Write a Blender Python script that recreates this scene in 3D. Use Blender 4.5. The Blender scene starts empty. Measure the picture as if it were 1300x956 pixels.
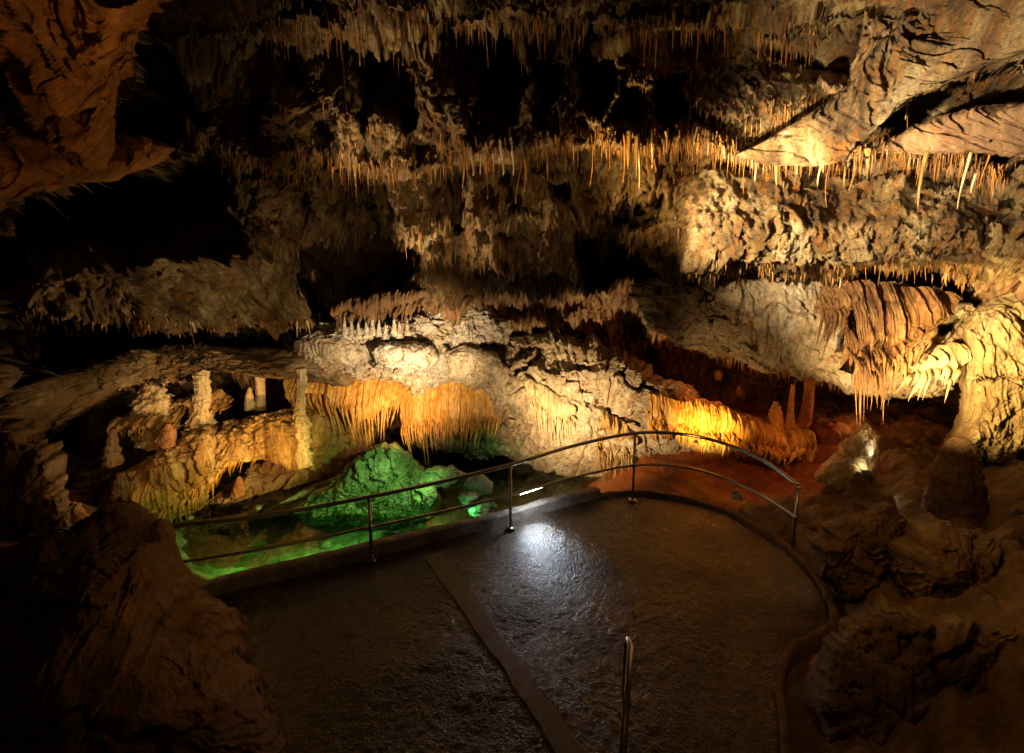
import bpy, math, random
import numpy as np
from mathutils import Vector, Matrix
random.seed(7); RNG = np.random.default_rng(11)
C = bpy.context.scene.collection
PI = math.pi
f32 = np.float32

# ------------------------------------------------------------------ survey coordinates
CAM_Z = 4.0; FOC = 650.0; PITCH = math.radians(9.0)
cP, sP = math.cos(PITCH), math.sin(PITCH)
def P(px, py, Y):
    """photo bearing (px,py) at forward distance Y metres -> world point(s)"""
    px = np.asarray(px, float); py = np.asarray(py, float); Y = np.asarray(Y, float)
    u = (px-650)/FOC; v = (433-py)/FOC
    dy = cP+v*sP; dz = -sP+v*cP
    return np.stack(np.broadcast_arrays(u*Y/dy, Y, CAM_Z+dz*Y/dy), -1)
def Yz(px, py, z):
    v = (433-np.asarray(py, float))/FOC
    return (z-CAM_Z)*(cP+v*sP)/(-sP+v*cP)
def G(px, py, z=0.0):
    return P(px, py, Yz(px, py, z))
def smooth(a, b, x):
    t = np.clip((x-a)/(b-a), 0, 1); return t*t*(3-2*t)

# ------------------------------------------------------------------ noise
def _h(ix, iy, iz, s):
    n = (ix.astype(np.uint32)*np.uint32(374761393) + iy.astype(np.uint32)*np.uint32(668265263)
         + iz.astype(np.uint32)*np.uint32(2147483647) + np.uint32(s*974634777 & 0xffffffff))
    n = (n ^ (n >> np.uint32(13)))*np.uint32(1274126177)
    n = (n ^ (n >> np.uint32(16)))*np.uint32(2246822519)
    return n ^ (n >> np.uint32(15))
def _r(n): return (n & np.uint32(0xffff)).astype(f32)/f32(65535.0)
def vnoise(p, s=0):
    p = p.astype(f32); i = np.floor(p).astype(np.int32); f = p-i
    f = f*f*f*(f*(f*6-15)+10)
    out = 0
    with np.errstate(over='ignore'):
        for dx in (0, 1):
            wx = f[..., 0] if dx else 1-f[..., 0]
            for dy in (0, 1):
                wy = f[..., 1] if dy else 1-f[..., 1]
                for dz in (0, 1):
                    wz = f[..., 2] if dz else 1-f[..., 2]
                    out = out + wx*wy*wz*_r(_h(i[..., 0]+dx, i[..., 1]+dy, i[..., 2]+dz, s))
    return out*2-1
def fbm(p, o=4, s=0, lac=2.03, g=0.5):
    a = 1.0; t = 0; n = 0
    for k in range(o):
        t = t + a*vnoise(p, s+k*17); n += a; a *= g; p = p*lac+3.7
    return t/n
def ridge(p, o=4, s=0, g=0.5):
    a = 1.0; t = 0; n = 0
    for k in range(o):
        r = 1-np.abs(vnoise(p, s+k*31)); t = t + a*r*r; n += a; a *= g; p = p*2.1+5.1
    return t/n
def facet(p, s=0, k=0.9, tilt=1.3):
    """broken-rock relief: the highest of the tilted planes of the nearby cells"""
    p = p.astype(f32); i0 = np.floor(p-0.5).astype(np.int32)
    best = np.full(p.shape[:-1], -9, f32)
    with np.errstate(over='ignore'):
        for dx in (0, 1):
            for dy in (0, 1):
                for dz in (0, 1):
                    ix, iy, iz = i0[..., 0]+dx, i0[..., 1]+dy, i0[..., 2]+dz
                    h = _h(ix, iy, iz, s+1); h2 = _h(ix, iy, iz, s+2); h3 = _h(ix, iy, iz, s+3)
                    cx = ix+.5+(_r(h)-.5)*.8; cy = iy+.5+(_r(h2)-.5)*.8; cz = iz+.5+(_r(h3)-.5)*.8
                    ax, ay, az = p[..., 0]-cx, p[..., 1]-cy, p[..., 2]-cz
                    nx = _r(h >> np.uint32(8))-.5; ny = _r(h2 >> np.uint32(8))-.5; nz = _r(h3 >> np.uint32(8))-.5
                    d = np.sqrt(ax*ax+ay*ay+az*az)
                    v = tilt*(ax*nx+ay*ny+az*nz) - k*d + .5*(_r(h2 >> np.uint32(4))-.5)
                    best = np.maximum(best, v)
    return best+.35

# ------------------------------------------------------------------ mesh helpers
def mesh_from(name, V, F):
    V = np.ascontiguousarray(V, dtype=f32).reshape(-1, 3); F = np.ascontiguousarray(F, dtype=np.int32)
    m = bpy.data.meshes.new(name); k = F.shape[1]
    m.vertices.add(len(V)); m.vertices.foreach_set('co', V.ravel())
    m.loops.add(F.size); m.loops.foreach_set('vertex_index', F.ravel())
    m.polygons.add(len(F)); m.polygons.foreach_set('loop_start', np.arange(0, F.size, k, dtype=np.int32))
    m.polygons.foreach_set('use_smooth', np.ones(len(F), bool))
    m.update(calc_edges=True); m.validate()
    return m
def gridF(ny, nx, wrap=False, off=0):
    j, i = np.meshgrid(np.arange(ny-1), np.arange(nx if wrap else nx-1), indexing='ij')
    a = j*nx+i; b = j*nx+(i+1) % nx; c = (j+1)*nx+(i+1) % nx; d = (j+1)*nx+i
    return np.stack([a, b, c, d], -1).reshape(-1, 4)+off
def obj(name, V, F, m, parent=None, attrs=None):
    me = mesh_from(name, V, F)
    if attrs:
        for k, a in attrs.items():
            at = me.attributes.new(k, 'FLOAT', 'POINT'); at.data.foreach_set('value', np.ascontiguousarray(a, dtype=f32).ravel())
    o = bpy.data.objects.new(name, me); C.objects.link(o); me.materials.append(m)
    if parent: o.parent = parent
    return o
def tag(o, label=None, cat=None, group=None, kind=None):
    if label: o['label'] = label
    if cat: o['category'] = cat
    if group: o['group'] = group
    if kind: o['kind'] = kind
    return o
def empty(name, label, cat, loc=(0, 0, 0), group=None):
    o = bpy.data.objects.new(name, None); C.objects.link(o); o.location = loc; o.empty_display_size = .1
    return tag(o, label, cat, group)
def normals(V):
    du = np.gradient(V, axis=1); dv = np.gradient(V, axis=0)
    n = np.cross(du, dv); n /= (np.linalg.norm(n, axis=-1, keepdims=True)+1e-9)
    return n
class MB:
    """collects pieces of ONE mesh"""
    def __init__(s): s.V = []; s.F = []; s.n = 0
    def add(s, V, F):
        V = np.asarray(V, float).reshape(-1, 3); s.V.append(V); s.F.append(np.asarray(F)+s.n); s.n += len(V)
    def build(s, name, m, parent=None, attrs=None):
        return obj(name, np.concatenate(s.V), np.concatenate(s.F), m, parent, attrs)
    def tube(s, pts, rad, seg=8, caps=True):
        pts = np.asarray(pts, float); n = len(pts); rad = np.broadcast_to(rad, (n,)).astype(float)
        t = np.gradient(pts, axis=0); t /= np.linalg.norm(t, axis=1, keepdims=True)+1e-9
        ref = np.array([0, 0, 1.]) if abs(t[0, 2]) < .8 else np.array([1., 0, 0])
        a = np.cross(ref, t); a /= np.linalg.norm(a, axis=1, keepdims=True); b = np.cross(t, a)
        th = np.linspace(0, 2*PI, seg, endpoint=False)
        V = pts[:, None]+rad[:, None, None]*(np.cos(th)[None, :, None]*a[:, None]+np.sin(th)[None, :, None]*b[:, None])
        if caps:
            V = np.concatenate([np.broadcast_to(pts[0], (1, seg, 3)), V, np.broadcast_to(pts[-1], (1, seg, 3))])
        s.add(V, gridF(len(V), seg, True))
    def box(s, c, size, rot=None):
        c = np.asarray(c, float); h = np.asarray(size, float)/2
        v = np.array([[x, y, z] for x in (-1, 1) for y in (-1, 1) for z in (-1, 1)])*h
        if rot is not None: v = v@np.asarray(rot).T
        s.add(v+c, [[0, 1, 3, 2], [4, 6, 7, 5], [0, 4, 5, 1], [2, 3, 7, 6], [0, 2, 6, 4], [1, 5, 7, 3]])
def catmull(pts, n):
    pts = np.asarray(pts, float); k = len(pts)
    t = np.linspace(0, k-1-1e-6, n); i = t.astype(int); f = (t-i)[:, None]
    p0 = pts[np.clip(i-1, 0, k-1)]; p1 = pts[i]; p2 = pts[np.clip(i+1, 0, k-1)]; p3 = pts[np.clip(i+2, 0, k-1)]
    return .5*((2*p1)+(-p0+p2)*f+(2*p0-5*p1+4*p2-p3)*f*f+(-p0+3*p1-3*p2+p3)*f**3)
def resample(pts, n, closed=False):
    pts = np.asarray(pts, float)
    if closed: pts = np.vstack([pts, pts[:1]])
    d = np.r_[0, np.cumsum(np.linalg.norm(np.diff(pts, axis=0), axis=1))]
    t = np.linspace(0, d[-1], n, endpoint=not closed)
    return np.stack([np.interp(t, d, pts[:, k]) for k in range(pts.shape[1])], -1)

# ------------------------------------------------------------------ materials
def mat(name):
    m = bpy.data.materials.new(name); m.use_nodes = True; nt = m.node_tree; nt.nodes.clear()
    out = nt.nodes.new('ShaderNodeOutputMaterial'); return m, nt, out
def N(nt, t, ins={}, **kw):
    n = nt.nodes.new(t)
    for k, v in kw.items(): setattr(n, k, v)
    for k, v in ins.items():
        if isinstance(v, bpy.types.NodeSocket): nt.links.new(v, n.inputs[k])
        else: n.inputs[k].default_value = v
    return n
def col(c): return (c[0], c[1], c[2], 1)
def ramp(nt, fac, stops):
    r = N(nt, 'ShaderNodeValToRGB', {'Fac': fac}); e = r.color_ramp.elements
    while len(e) < len(stops): e.new(.5)
    for el, (p, c) in zip(e, stops): el.position = p; el.color = col(c)
    return r.outputs[0]
def mixc(nt, fac, a, b, mode='MIX'):
    n = N(nt, 'ShaderNodeMix', data_type='RGBA', blend_type=mode)
    for k, v in ((0, fac), (6, a), (7, b)):
        if isinstance(v, bpy.types.NodeSocket): nt.links.new(v, n.inputs[k])
        elif k == 0: n.inputs[0].default_value = v
        else: n.inputs[k].default_value = col(v)
    return n.outputs[2]
def rock(name, cols, stain=(.10, .055, .03), stainamt=.5, sc=1.0, stretch=(1, 1, .35), bump=.6, rough=(.45, .85),
         dark=(.03, .022, .015), darkamt=.5, spec=.4, fine=1.0, coat=0.0, bdist=.05, diag=False, crk=.55):
    m, nt, out = mat(name)
    tc = N(nt, 'ShaderNodeNewGeometry').outputs['Position']
    mp = N(nt, 'ShaderNodeMapping', {'Vector': tc, 'Scale': (sc*stretch[0], sc*stretch[1], sc*stretch[2])}).outputs[0]
    n1 = N(nt, 'ShaderNodeTexNoise', {'Vector': mp, 'Scale': 1.7, 'Detail': 9, 'Roughness': .62, 'Distortion': .5}).outputs[0]
    k = len(cols); st = [(.3+.4*i/(k-1), c) for i, c in enumerate(cols)]
    c = ramp(nt, n1, st)
    n2 = N(nt, 'ShaderNodeTexNoise', {'Vector': mp, 'Scale': 5.5, 'Detail': 8, 'Roughness': .7, 'Distortion': 1.0}).outputs[0]
    f2 = N(nt, 'ShaderNodeMapRange', {'Value': n2, 'From Min': .5, 'From Max': .66, 'To Min': 0., 'To Max': stainamt}).outputs[0]
    c = mixc(nt, f2, c, stain)
    n3 = N(nt, 'ShaderNodeTexNoise', {'Vector': tc, 'Scale': 9.*sc, 'Detail': 10, 'Roughness': .75}).outputs[0]
    f3 = N(nt, 'ShaderNodeMapRange', {'Value': n3, 'From Min': .53, 'From Max': .68, 'To Min': 0., 'To Max': darkamt}).outputs[0]
    c = mixc(nt, f3, c, dark)
    n5 = N(nt, 'ShaderNodeTexNoise', {'Vector': mp, 'Scale': 7.*fine, 'Detail': 12, 'Roughness': .8}).outputs[0]
    f5 = N(nt, 'ShaderNodeMapRange', {'Value': n5, 'From Min': .38, 'From Max': .62, 'To Min': .62, 'To Max': 1.3}).outputs[0]
    hs = N(nt, 'ShaderNodeHueSaturation', {'Color': c, 'Value': f5, 'Saturation': 1.08}); c = hs.outputs[0]
    n4 = N(nt, 'ShaderNodeTexNoise', {'Vector': tc, 'Scale': 34.*fine, 'Detail': 6, 'Roughness': .7}).outputs[0]
    vo = N(nt, 'ShaderNodeTexVoronoi', {'Vector': mp, 'Scale': 13.*fine}, feature='DISTANCE_TO_EDGE').outputs[0]
    vs = N(nt, 'ShaderNodeMath', {0: vo, 1: .16}, operation='MINIMUM').outputs[0]
    s1 = N(nt, 'ShaderNodeMath', {0: n3, 1: 1.3}, operation='MULTIPLY').outputs[0]
    s2 = N(nt, 'ShaderNodeMath', {0: n4, 1: .35, 2: s1}, operation='MULTIPLY_ADD').outputs[0]
    s3 = N(nt, 'ShaderNodeMath', {0: vs, 1: .8, 2: s2}, operation='MULTIPLY_ADD').outputs[0]
    def rid(v, scale, det=9):
        r_ = N(nt, 'ShaderNodeTexNoise', {'Vector': v, 'Scale': scale, 'Detail': det, 'Roughness': .55, 'Distortion': .35}, noise_type='RIDGED_MULTIFRACTAL').outputs[0]
        return N(nt, 'ShaderNodeMath', {0: r_, 1: 2.2}, operation='MINIMUM').outputs[0]
    rg = rid(mp, 3.2*fine)
    if diag:
        mr = N(nt, 'ShaderNodeMapping', {'Vector': tc, 'Rotation': (0, math.radians(36), 0)}).outputs[0]
        ms = N(nt, 'ShaderNodeMapping', {'Vector': mr, 'Scale': (.45, .8, 2.2)}).outputs[0]
        aw = N(nt, 'ShaderNodeAttribute', attribute_name='diag').outputs['Fac']
        rg2 = rid(ms, 2.6)
        mxn = N(nt, 'ShaderNodeMix', data_type='FLOAT'); nt.links.new(aw, mxn.inputs[0]); nt.links.new(rg, mxn.inputs[2]); nt.links.new(rg2, mxn.inputs[3]); rg = mxn.outputs[0]
    s3 = N(nt, 'ShaderNodeMath', {0: rg, 1: -.42, 2: s3}, operation='MULTIPLY_ADD').outputs[0]
    cf = N(nt, 'ShaderNodeMapRange', {'Value': rg, 'From Min': 1.15, 'From Max': 1.9, 'To Min': 0., 'To Max': crk}).outputs[0]
    c = mixc(nt, cf, c, dark)
    b = N(nt, 'ShaderNodeBump', {'Height': s3, 'Strength': bump, 'Distance': bdist}).outputs[0]
    r = N(nt, 'ShaderNodeMapRange', {'Value': n2, 'From Min': .3, 'From Max': .7, 'To Min': rough[0], 'To Max': rough[1]}).outputs[0]
    p = N(nt, 'ShaderNodeBsdfPrincipled', {'Base Color': c, 'Roughness': r, 'Normal': b, 'Specular IOR Level': spec, 'Coat Weight': coat, 'Coat Roughness': .25})
    nt.links.new(p.outputs[0], out.inputs[0])
    return m
def plain(name, c, rough=.5, metal=0, bump=0, scale=40, em=None, es=0):
    m, nt, out = mat(name)
    tc = N(nt, 'ShaderNodeNewGeometry').outputs['Position']
    n = N(nt, 'ShaderNodeTexNoise', {'Vector': tc, 'Scale': scale, 'Detail': 5}).outputs[0]
    cc = mixc(nt, n, [x*.75 for x in c], [min(1, x*1.25) for x in c])
    d = {'Base Color': cc, 'Roughness': rough, 'Metallic': metal}
    if em: d['Emission Color'] = col(em); d['Emission Strength'] = es
    p = N(nt, 'ShaderNodeBsdfPrincipled', d)
    if bump:
        b = N(nt, 'ShaderNodeBump', {'Height': n, 'Strength': bump, 'Distance': .01}).outputs[0]; nt.links.new(b, p.inputs['Normal'])
    nt.links.new(p.outputs[0], out.inputs[0]); return m

M = {}
M['ceil'] = rock('limestone_ceiling', [(.045, .022, .008), (.14, .08, .032), (.35, .24, .115), (.62, .50, .31)], stain=(.32, .12, .022), stainamt=.85, diag=True, crk=.9, darkamt=.9, bump=1.0, bdist=.10, stretch=(1, 1, .4))
M['wall'] = rock('brown_cave_wall', [(.10, .052, .026), (.22, .13, .065), (.34, .23, .13)], stain=(.17, .06, .025), stainamt=.7)
M['pale'] = rock('pale_calcite', [(.27, .19, .115), (.47, .37, .25), (.62, .54, .41)], stain=(.30, .14, .05), stainamt=.7, stretch=(1, 1, .7), darkamt=.9, bump=.9, bdist=.06)
M['white'] = rock('white_popcorn_calcite', [(.42, .32, .22), (.62, .54, .43), (.76, .70, .60)], stain=(.44, .21, .05), stainamt=.9, stretch=(1, 1, 1), darkamt=.95, fine=1.3, bump=1.0, bdist=.07)
M['gold'] = rock('golden_flowstone', [(.20, .10, .03), (.40, .23, .08), (.62, .44, .20)], stain=(.30, .12, .035), stainamt=.6, stretch=(2, 2, .3), rough=(.3, .6), bump=.9, darkamt=.6, coat=.15)
M['flow'] = rock('amber_flowstone', [(.42, .20, .055), (.56, .30, .09), (.68, .43, .17)], stain=(.32, .12, .03), stainamt=.6, stretch=(2, 2, .25), rough=(.3, .6), bump=.35, darkamt=.25, coat=.2)
M['flowpale'] = rock('cream_flowstone', [(.38, .25, .12), (.55, .42, .24), (.68, .56, .37)], stain=(.34, .17, .06), stainamt=.5, stretch=(2, 2, .3), rough=(.35, .65), bump=.45, darkamt=.35)
M['straw'] = rock('rusty_stalactite', [(.20, .065, .012), (.36, .15, .03), (.50, .29, .10)], stain=(.28, .09, .03), stainamt=.5, stretch=(3, 3, .6), rough=(.3, .6), bump=.3, darkamt=.2)
M['browncurtain'] = rock('dark_brown_curtain', [(.15, .07, .03), (.27, .14, .06), (.42, .26, .12)], stain=(.14, .045, .02), stainamt=.6, stretch=(2, 2, .5), rough=(.3, .6), bump=.9, darkamt=.7)
M['ledge'] = rock('ochre_ledge_rock', [(.08, .045, .02), (.22, .14, .065), (.42, .31, .18)], stain=(.26, .10, .03), stainamt=.7, stretch=(.5, .8, 1.6), bump=1.0, bdist=.06, darkamt=.8)
M['tinystraw'] = rock('rusty_to_cream_straws', [(.10, .04, .012), (.30, .13, .035), (.50, .36, .20)], stain=(.16, .05, .015), stainamt=.6, stretch=(4, 4, .8), rough=(.3, .6), bump=.3, darkamt=.3)
M['pillar'] = rock('ribbed_column_calcite', [(.32, .20, .09), (.52, .37, .18), (.64, .50, .29)], stain=(.16, .09, .04), stainamt=.7, stretch=(1.6, 1.6, .5), bump=1.0, darkamt=.6, fine=.8, bdist=.07)
M['orange'] = rock('orange_curtain_rock', [(.22, .085, .03), (.36, .16, .06), (.44, .23, .10)], stain=(.16, .05, .02), stainamt=.6, stretch=(1, 1, .3), bump=.5)
M['red'] = rock('red_clay', [(.14, .04, .016), (.26, .08, .03), (.36, .15, .06)], stain=(.12, .03, .012), stainamt=.5, stretch=(1, 1, 1), rough=(.25, .6), bump=.5, darkamt=.5)
M['ground'] = rock('cave_ground', [(.09, .05, .024), (.18, .105, .05), (.29, .19, .095)], stain=(.20, .08, .03), stainamt=.5, stretch=(1, 1, 1), bump=.8, rough=(.35, .8))
M['bed'] = rock('submerged_limestone', [(.08, .10, .04), (.26, .29, .15), (.55, .56, .36)], stain=(.22, .20, .06), stainamt=.8, stretch=(1, 1, 1), bump=.9, darkamt=.6)
M['mound'] = rock('dark_brown_rock', [(.07, .038, .018), (.16, .085, .038), (.25, .14, .065)], stain=(.16, .06, .025), stainamt=.6, stretch=(1, 1, .5), bump=1.0, bdist=.06)
M['steel'] = plain('brushed_steel', (.42, .40, .38), .28, 1.0, scale=90)
M['housing'] = plain('lamp_housing', (.1, .1, .1), .5)
M['kerb'] = rock('kerb_concrete', [(.10, .085, .07), (.17, .15, .13), (.26, .24, .21)], stain=(.08, .06, .045), stainamt=.6, sc=2, bump=.35, stretch=(1, 1, 1))
M['seam'] = rock('smooth_concrete_strip', [(.09, .062, .036), (.14, .10, .06), (.18, .13, .08)], stain=(.10, .07, .045), stainamt=.4, sc=2, bump=.25, stretch=(1, 1, 1), rough=(.4, .7), darkamt=.2)
# wet asphalt
m, nt, out = mat('wet_asphalt')
tc = N(nt, 'ShaderNodeNewGeometry').outputs['Position']
n1 = N(nt, 'ShaderNodeTexNoise', {'Vector': tc, 'Scale': 2.2, 'Detail': 7, 'Roughness': .6}).outputs[0]
c = ramp(nt, n1, [(.3, (.014, .0075, .004)), (.5, (.032, .018, .009)), (.62, (.045, .028, .015)), (.75, (.09, .05, .024))])
v = N(nt, 'ShaderNodeTexVoronoi', {'Vector': tc, 'Scale': 42.}).outputs[0]
v2 = N(nt, 'ShaderNodeTexNoise', {'Vector': tc, 'Scale': 16., 'Detail': 8, 'Roughness': .7}).outputs[0]
hh = N(nt, 'ShaderNodeMath', {0: v2, 1: 1.6, 2: v}, operation='MULTIPLY_ADD').outputs[0]
b = N(nt, 'ShaderNodeBump', {'Height': hh, 'Strength': .7, 'Distance': .014}).outputs[0]
r = N(nt, 'ShaderNodeMapRange', {'Value': v2, 'From Min': .3, 'From Max': .7, 'To Min': .16, 'To Max': .42}).outputs[0]
v3 = N(nt, 'ShaderNodeTexNoise', {'Vector': tc, 'Scale': .9, 'Detail': 4}).outputs[0]
wet = N(nt, 'ShaderNodeMapRange', {'Value': v3, 'From Min': .42, 'From Max': .6, 'To Min': .75, 'To Max': 1.7}).outputs[0]
r = N(nt, 'ShaderNodeMath', {0: r, 1: wet}, operation='MULTIPLY').outputs[0]
p = N(nt, 'ShaderNodeBsdfPrincipled', {'Base Color': c, 'Roughness': r, 'Normal': b, 'Specular IOR Level': .5})
nt.links.new(p.outputs[0], out.inputs[0]); M['asphalt'] = m
# clear water: fresnel mirror over a clear, slightly green body
m, nt, out = mat('clear_pool_water')
tc = N(nt, 'ShaderNodeNewGeometry').outputs['Position']
n1 = N(nt, 'ShaderNodeTexNoise', {'Vector': tc, 'Scale': 3.0, 'Detail': 3}).outputs[0]
b = N(nt, 'ShaderNodeBump', {'Height': n1, 'Strength': .12, 'Distance': .02}).outputs[0]
fr = N(nt, 'ShaderNodeFresnel', {'IOR': 1.33, 'Normal': b}).outputs[0]
tr = N(nt, 'ShaderNodeBsdfTransparent', {'Color': (.86, .97, .9, 1)}).outputs[0]
gl = N(nt, 'ShaderNodeBsdfGlossy', {'Color': (1, 1, 1, 1), 'Roughness': .02, 'Normal': b}).outputs[0]
mx = N(nt, 'ShaderNodeMixShader', {0: fr, 1: tr, 2: gl}).outputs[0]
nt.links.new(mx, out.inputs[0]); M['water'] = m
def emis(name, c, s):
    m, nt, out = mat(name); e = N(nt, 'ShaderNodeEmission', {'Color': col(c), 'Strength': s}); nt.links.new(e.outputs[0], out.inputs[0]); return m
M['tube'] = emis('lit_tube', (.80, .90, 1.0), 160)
M['lens'] = emis('lit_lens', (1, .82, .5), 14)

# ------------------------------------------------------------------ 1. cave shell (ceiling + back walls)
colsX = np.array([-260, 0, 100, 200, 300, 400, 500, 600, 700, 800, 900, 1000, 1100, 1200, 1300, 1560], float)
rowsY = np.array([-420, 0, 60, 120, 190, 260, 330, 400, 440, 480, 520, 560, 600, 720], float)
T = np.array([
 [1.5, 1.5, 1.8, 2.0, 2.2, 2.4, 2.5, 2.6, 2.6, 2.5, 2.4, 2.2, 2.0, 1.8, 1.5, 1.4],
 [4.0, 4.6, 5.6, 6.4, 6.6, 6.8, 7.0, 7.2, 7.2, 7.0, 6.8, 6.6, 6.2, 5.6, 5.0, 4.2],
 [4.2, 4.8, 6.0, 7.2, 7.4, 7.3, 7.5, 7.7, 7.7, 7.5, 7.3, 7.0, 6.5, 5.9, 5.3, 4.4],
 [4.3, 5.0, 6.2, 7.8, 8.0, 7.7, 7.8, 8.0, 8.0, 7.8, 7.5, 7.2, 6.8, 6.2, 5.6, 4.6],
 [4.4, 5.2, 6.2, 7.6, 8.2, 8.1, 8.2, 8.3, 8.3, 8.1, 7.8, 7.6, 7.2, 6.6, 6.0, 4.8],
 [4.6, 5.6, 6.6, 7.8, 8.8, 8.8, 8.8, 8.9, 8.8, 8.6, 8.1, 7.8, 7.5, 7.0, 6.4, 5.0],
 [5.4, 6.6, 7.2, 8.0, 9.0, 10.0, 10.0, 10.0, 9.9, 9.6, 8.6, 8.3, 8.0, 7.6, 6.9, 5.2],
 [5.6, 6.8, 7.4, 8.2, 9.6, 11.4, 11.8, 12.0, 12.2, 12.2, 11.2, 10.4, 10.2, 9.0, 7.8, 5.6],
 [5.8, 7.0, 8.0, 9.2, 10.6, 12.4, 13.0, 13.6, 14.2, 14.2, 13.2, 12.2, 12.0, 10.5, 8.4, 5.8],
 [5.6, 7.0, 8.4, 9.8, 11.4, 13.0, 13.8, 14.2, 14.8, 14.6, 13.6, 12.8, 12.6, 11.0, 8.8, 6.0],
 [5.6, 6.8, 8.2, 10.2, 11.8, 13.2, 14.4, 14.4, 13.8, 13.4, 13.0, 12.8, 12.4, 10.8, 9.0, 6.2],
 [5.4, 6.6, 8.0, 10.2, 12.0, 13.4, 15.0, 14.8, 14.2, 13.4, 12.8, 12.4, 12.0, 10.4, 9.0, 6.2],
 [5.4, 6.4, 8.0, 10.0, 12.0, 13.6, 15.2, 15.0, 14.4, 13.4, 12.8, 12.4, 12.0, 10.4, 9.0, 6.2],
 [5.4, 6.2, 8.0, 10.0, 12.0, 13.6, 15.4, 15.2, 14.6, 13.6, 13.0, 12.6, 12.2, 10.4, 9.0, 6.2]])
def interp2(px, py):
    ix = np.interp(px, colsX, np.arange(len(colsX))); iy = np.interp(py, rowsY, np.arange(len(rowsY)))
    def w(t, n):
        i = np.clip(t.astype(int), 0, n-2); f = t-i
        return i, f
    i, fx = w(ix, len(colsX)); j, fy = w(iy, len(rowsY))
    def g(jj, ii): return T[np.clip(jj, 0, T.shape[0]-1), np.clip(ii, 0, T.shape[1]-1)]
    def cub(a, b, c, d, f): return .5*((2*b)+(-a+c)*f+(2*a-5*b+4*c-d)*f*f+(-a+3*b-3*c+d)*f**3)
    rows = [cub(g(j+k, i-1), g(j+k, i), g(j+k, i+1), g(j+k, i+2), fx) for k in (-1, 0, 1, 2)]
    return cub(*rows, fy)
# ledges: lip polylines; the rock steps back by A under the lip and recovers over H px
LEDGES = {
 'upper_row': ([(150, 195), (230, 184), (330, 187), (420, 205), (500, 205), (560, 196), (640, 186), (760, 178), (870, 172), (960, 198), (1060, 205), (1150, 190), (1230, 200), (1300, 212), (1400, 220)], 1.1, 120, .35),
 'top_row': ([(330, 40), (420, 44), (520, 36), (640, 34), (760, 28), (880, 34), (960, 48), (1050, 60)], 1.0, 95, .2),
 'right_row': ([(840, 325), (900, 334), (960, 340), (1030, 346), (1100, 341), (1170, 334), (1225, 348)], 2.2, 60, .3),
 'left_lip': ([(-80, 285), (0, 262), (60, 240), (130, 226), (200, 212), (250, 186), (290, 160)], 3.6, 110, .25),
 'left_band': ([(-80, 388), (0, 386), (100, 394), (200, 398), (300, 398), (370, 404), (400, 402)], 3.0, 80, .3),
 'left_shelf': ([(-60, 590), (0, 556), (60, 528), (120, 496), (180, 466), (250, 455), (320, 462), (380, 475), (430, 480)], 3.0, 190, .4),
 'diagonal': ([(1020, 205), (1060, 178), (1110, 148), (1150, 122), (1220, 98), (1320, 72), (1420, 40)], .55, 60, .3),
 'cross': ([(420, 262), (480, 258), (560, 268), (640, 262), (720, 268), (800, 262)], .5, 60, .25),
 'mid_row': ([(560, 380), (620, 352), (700, 350), (780, 346), (850, 352), (900, 360)], 1.4, 60, .2),
}
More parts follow.
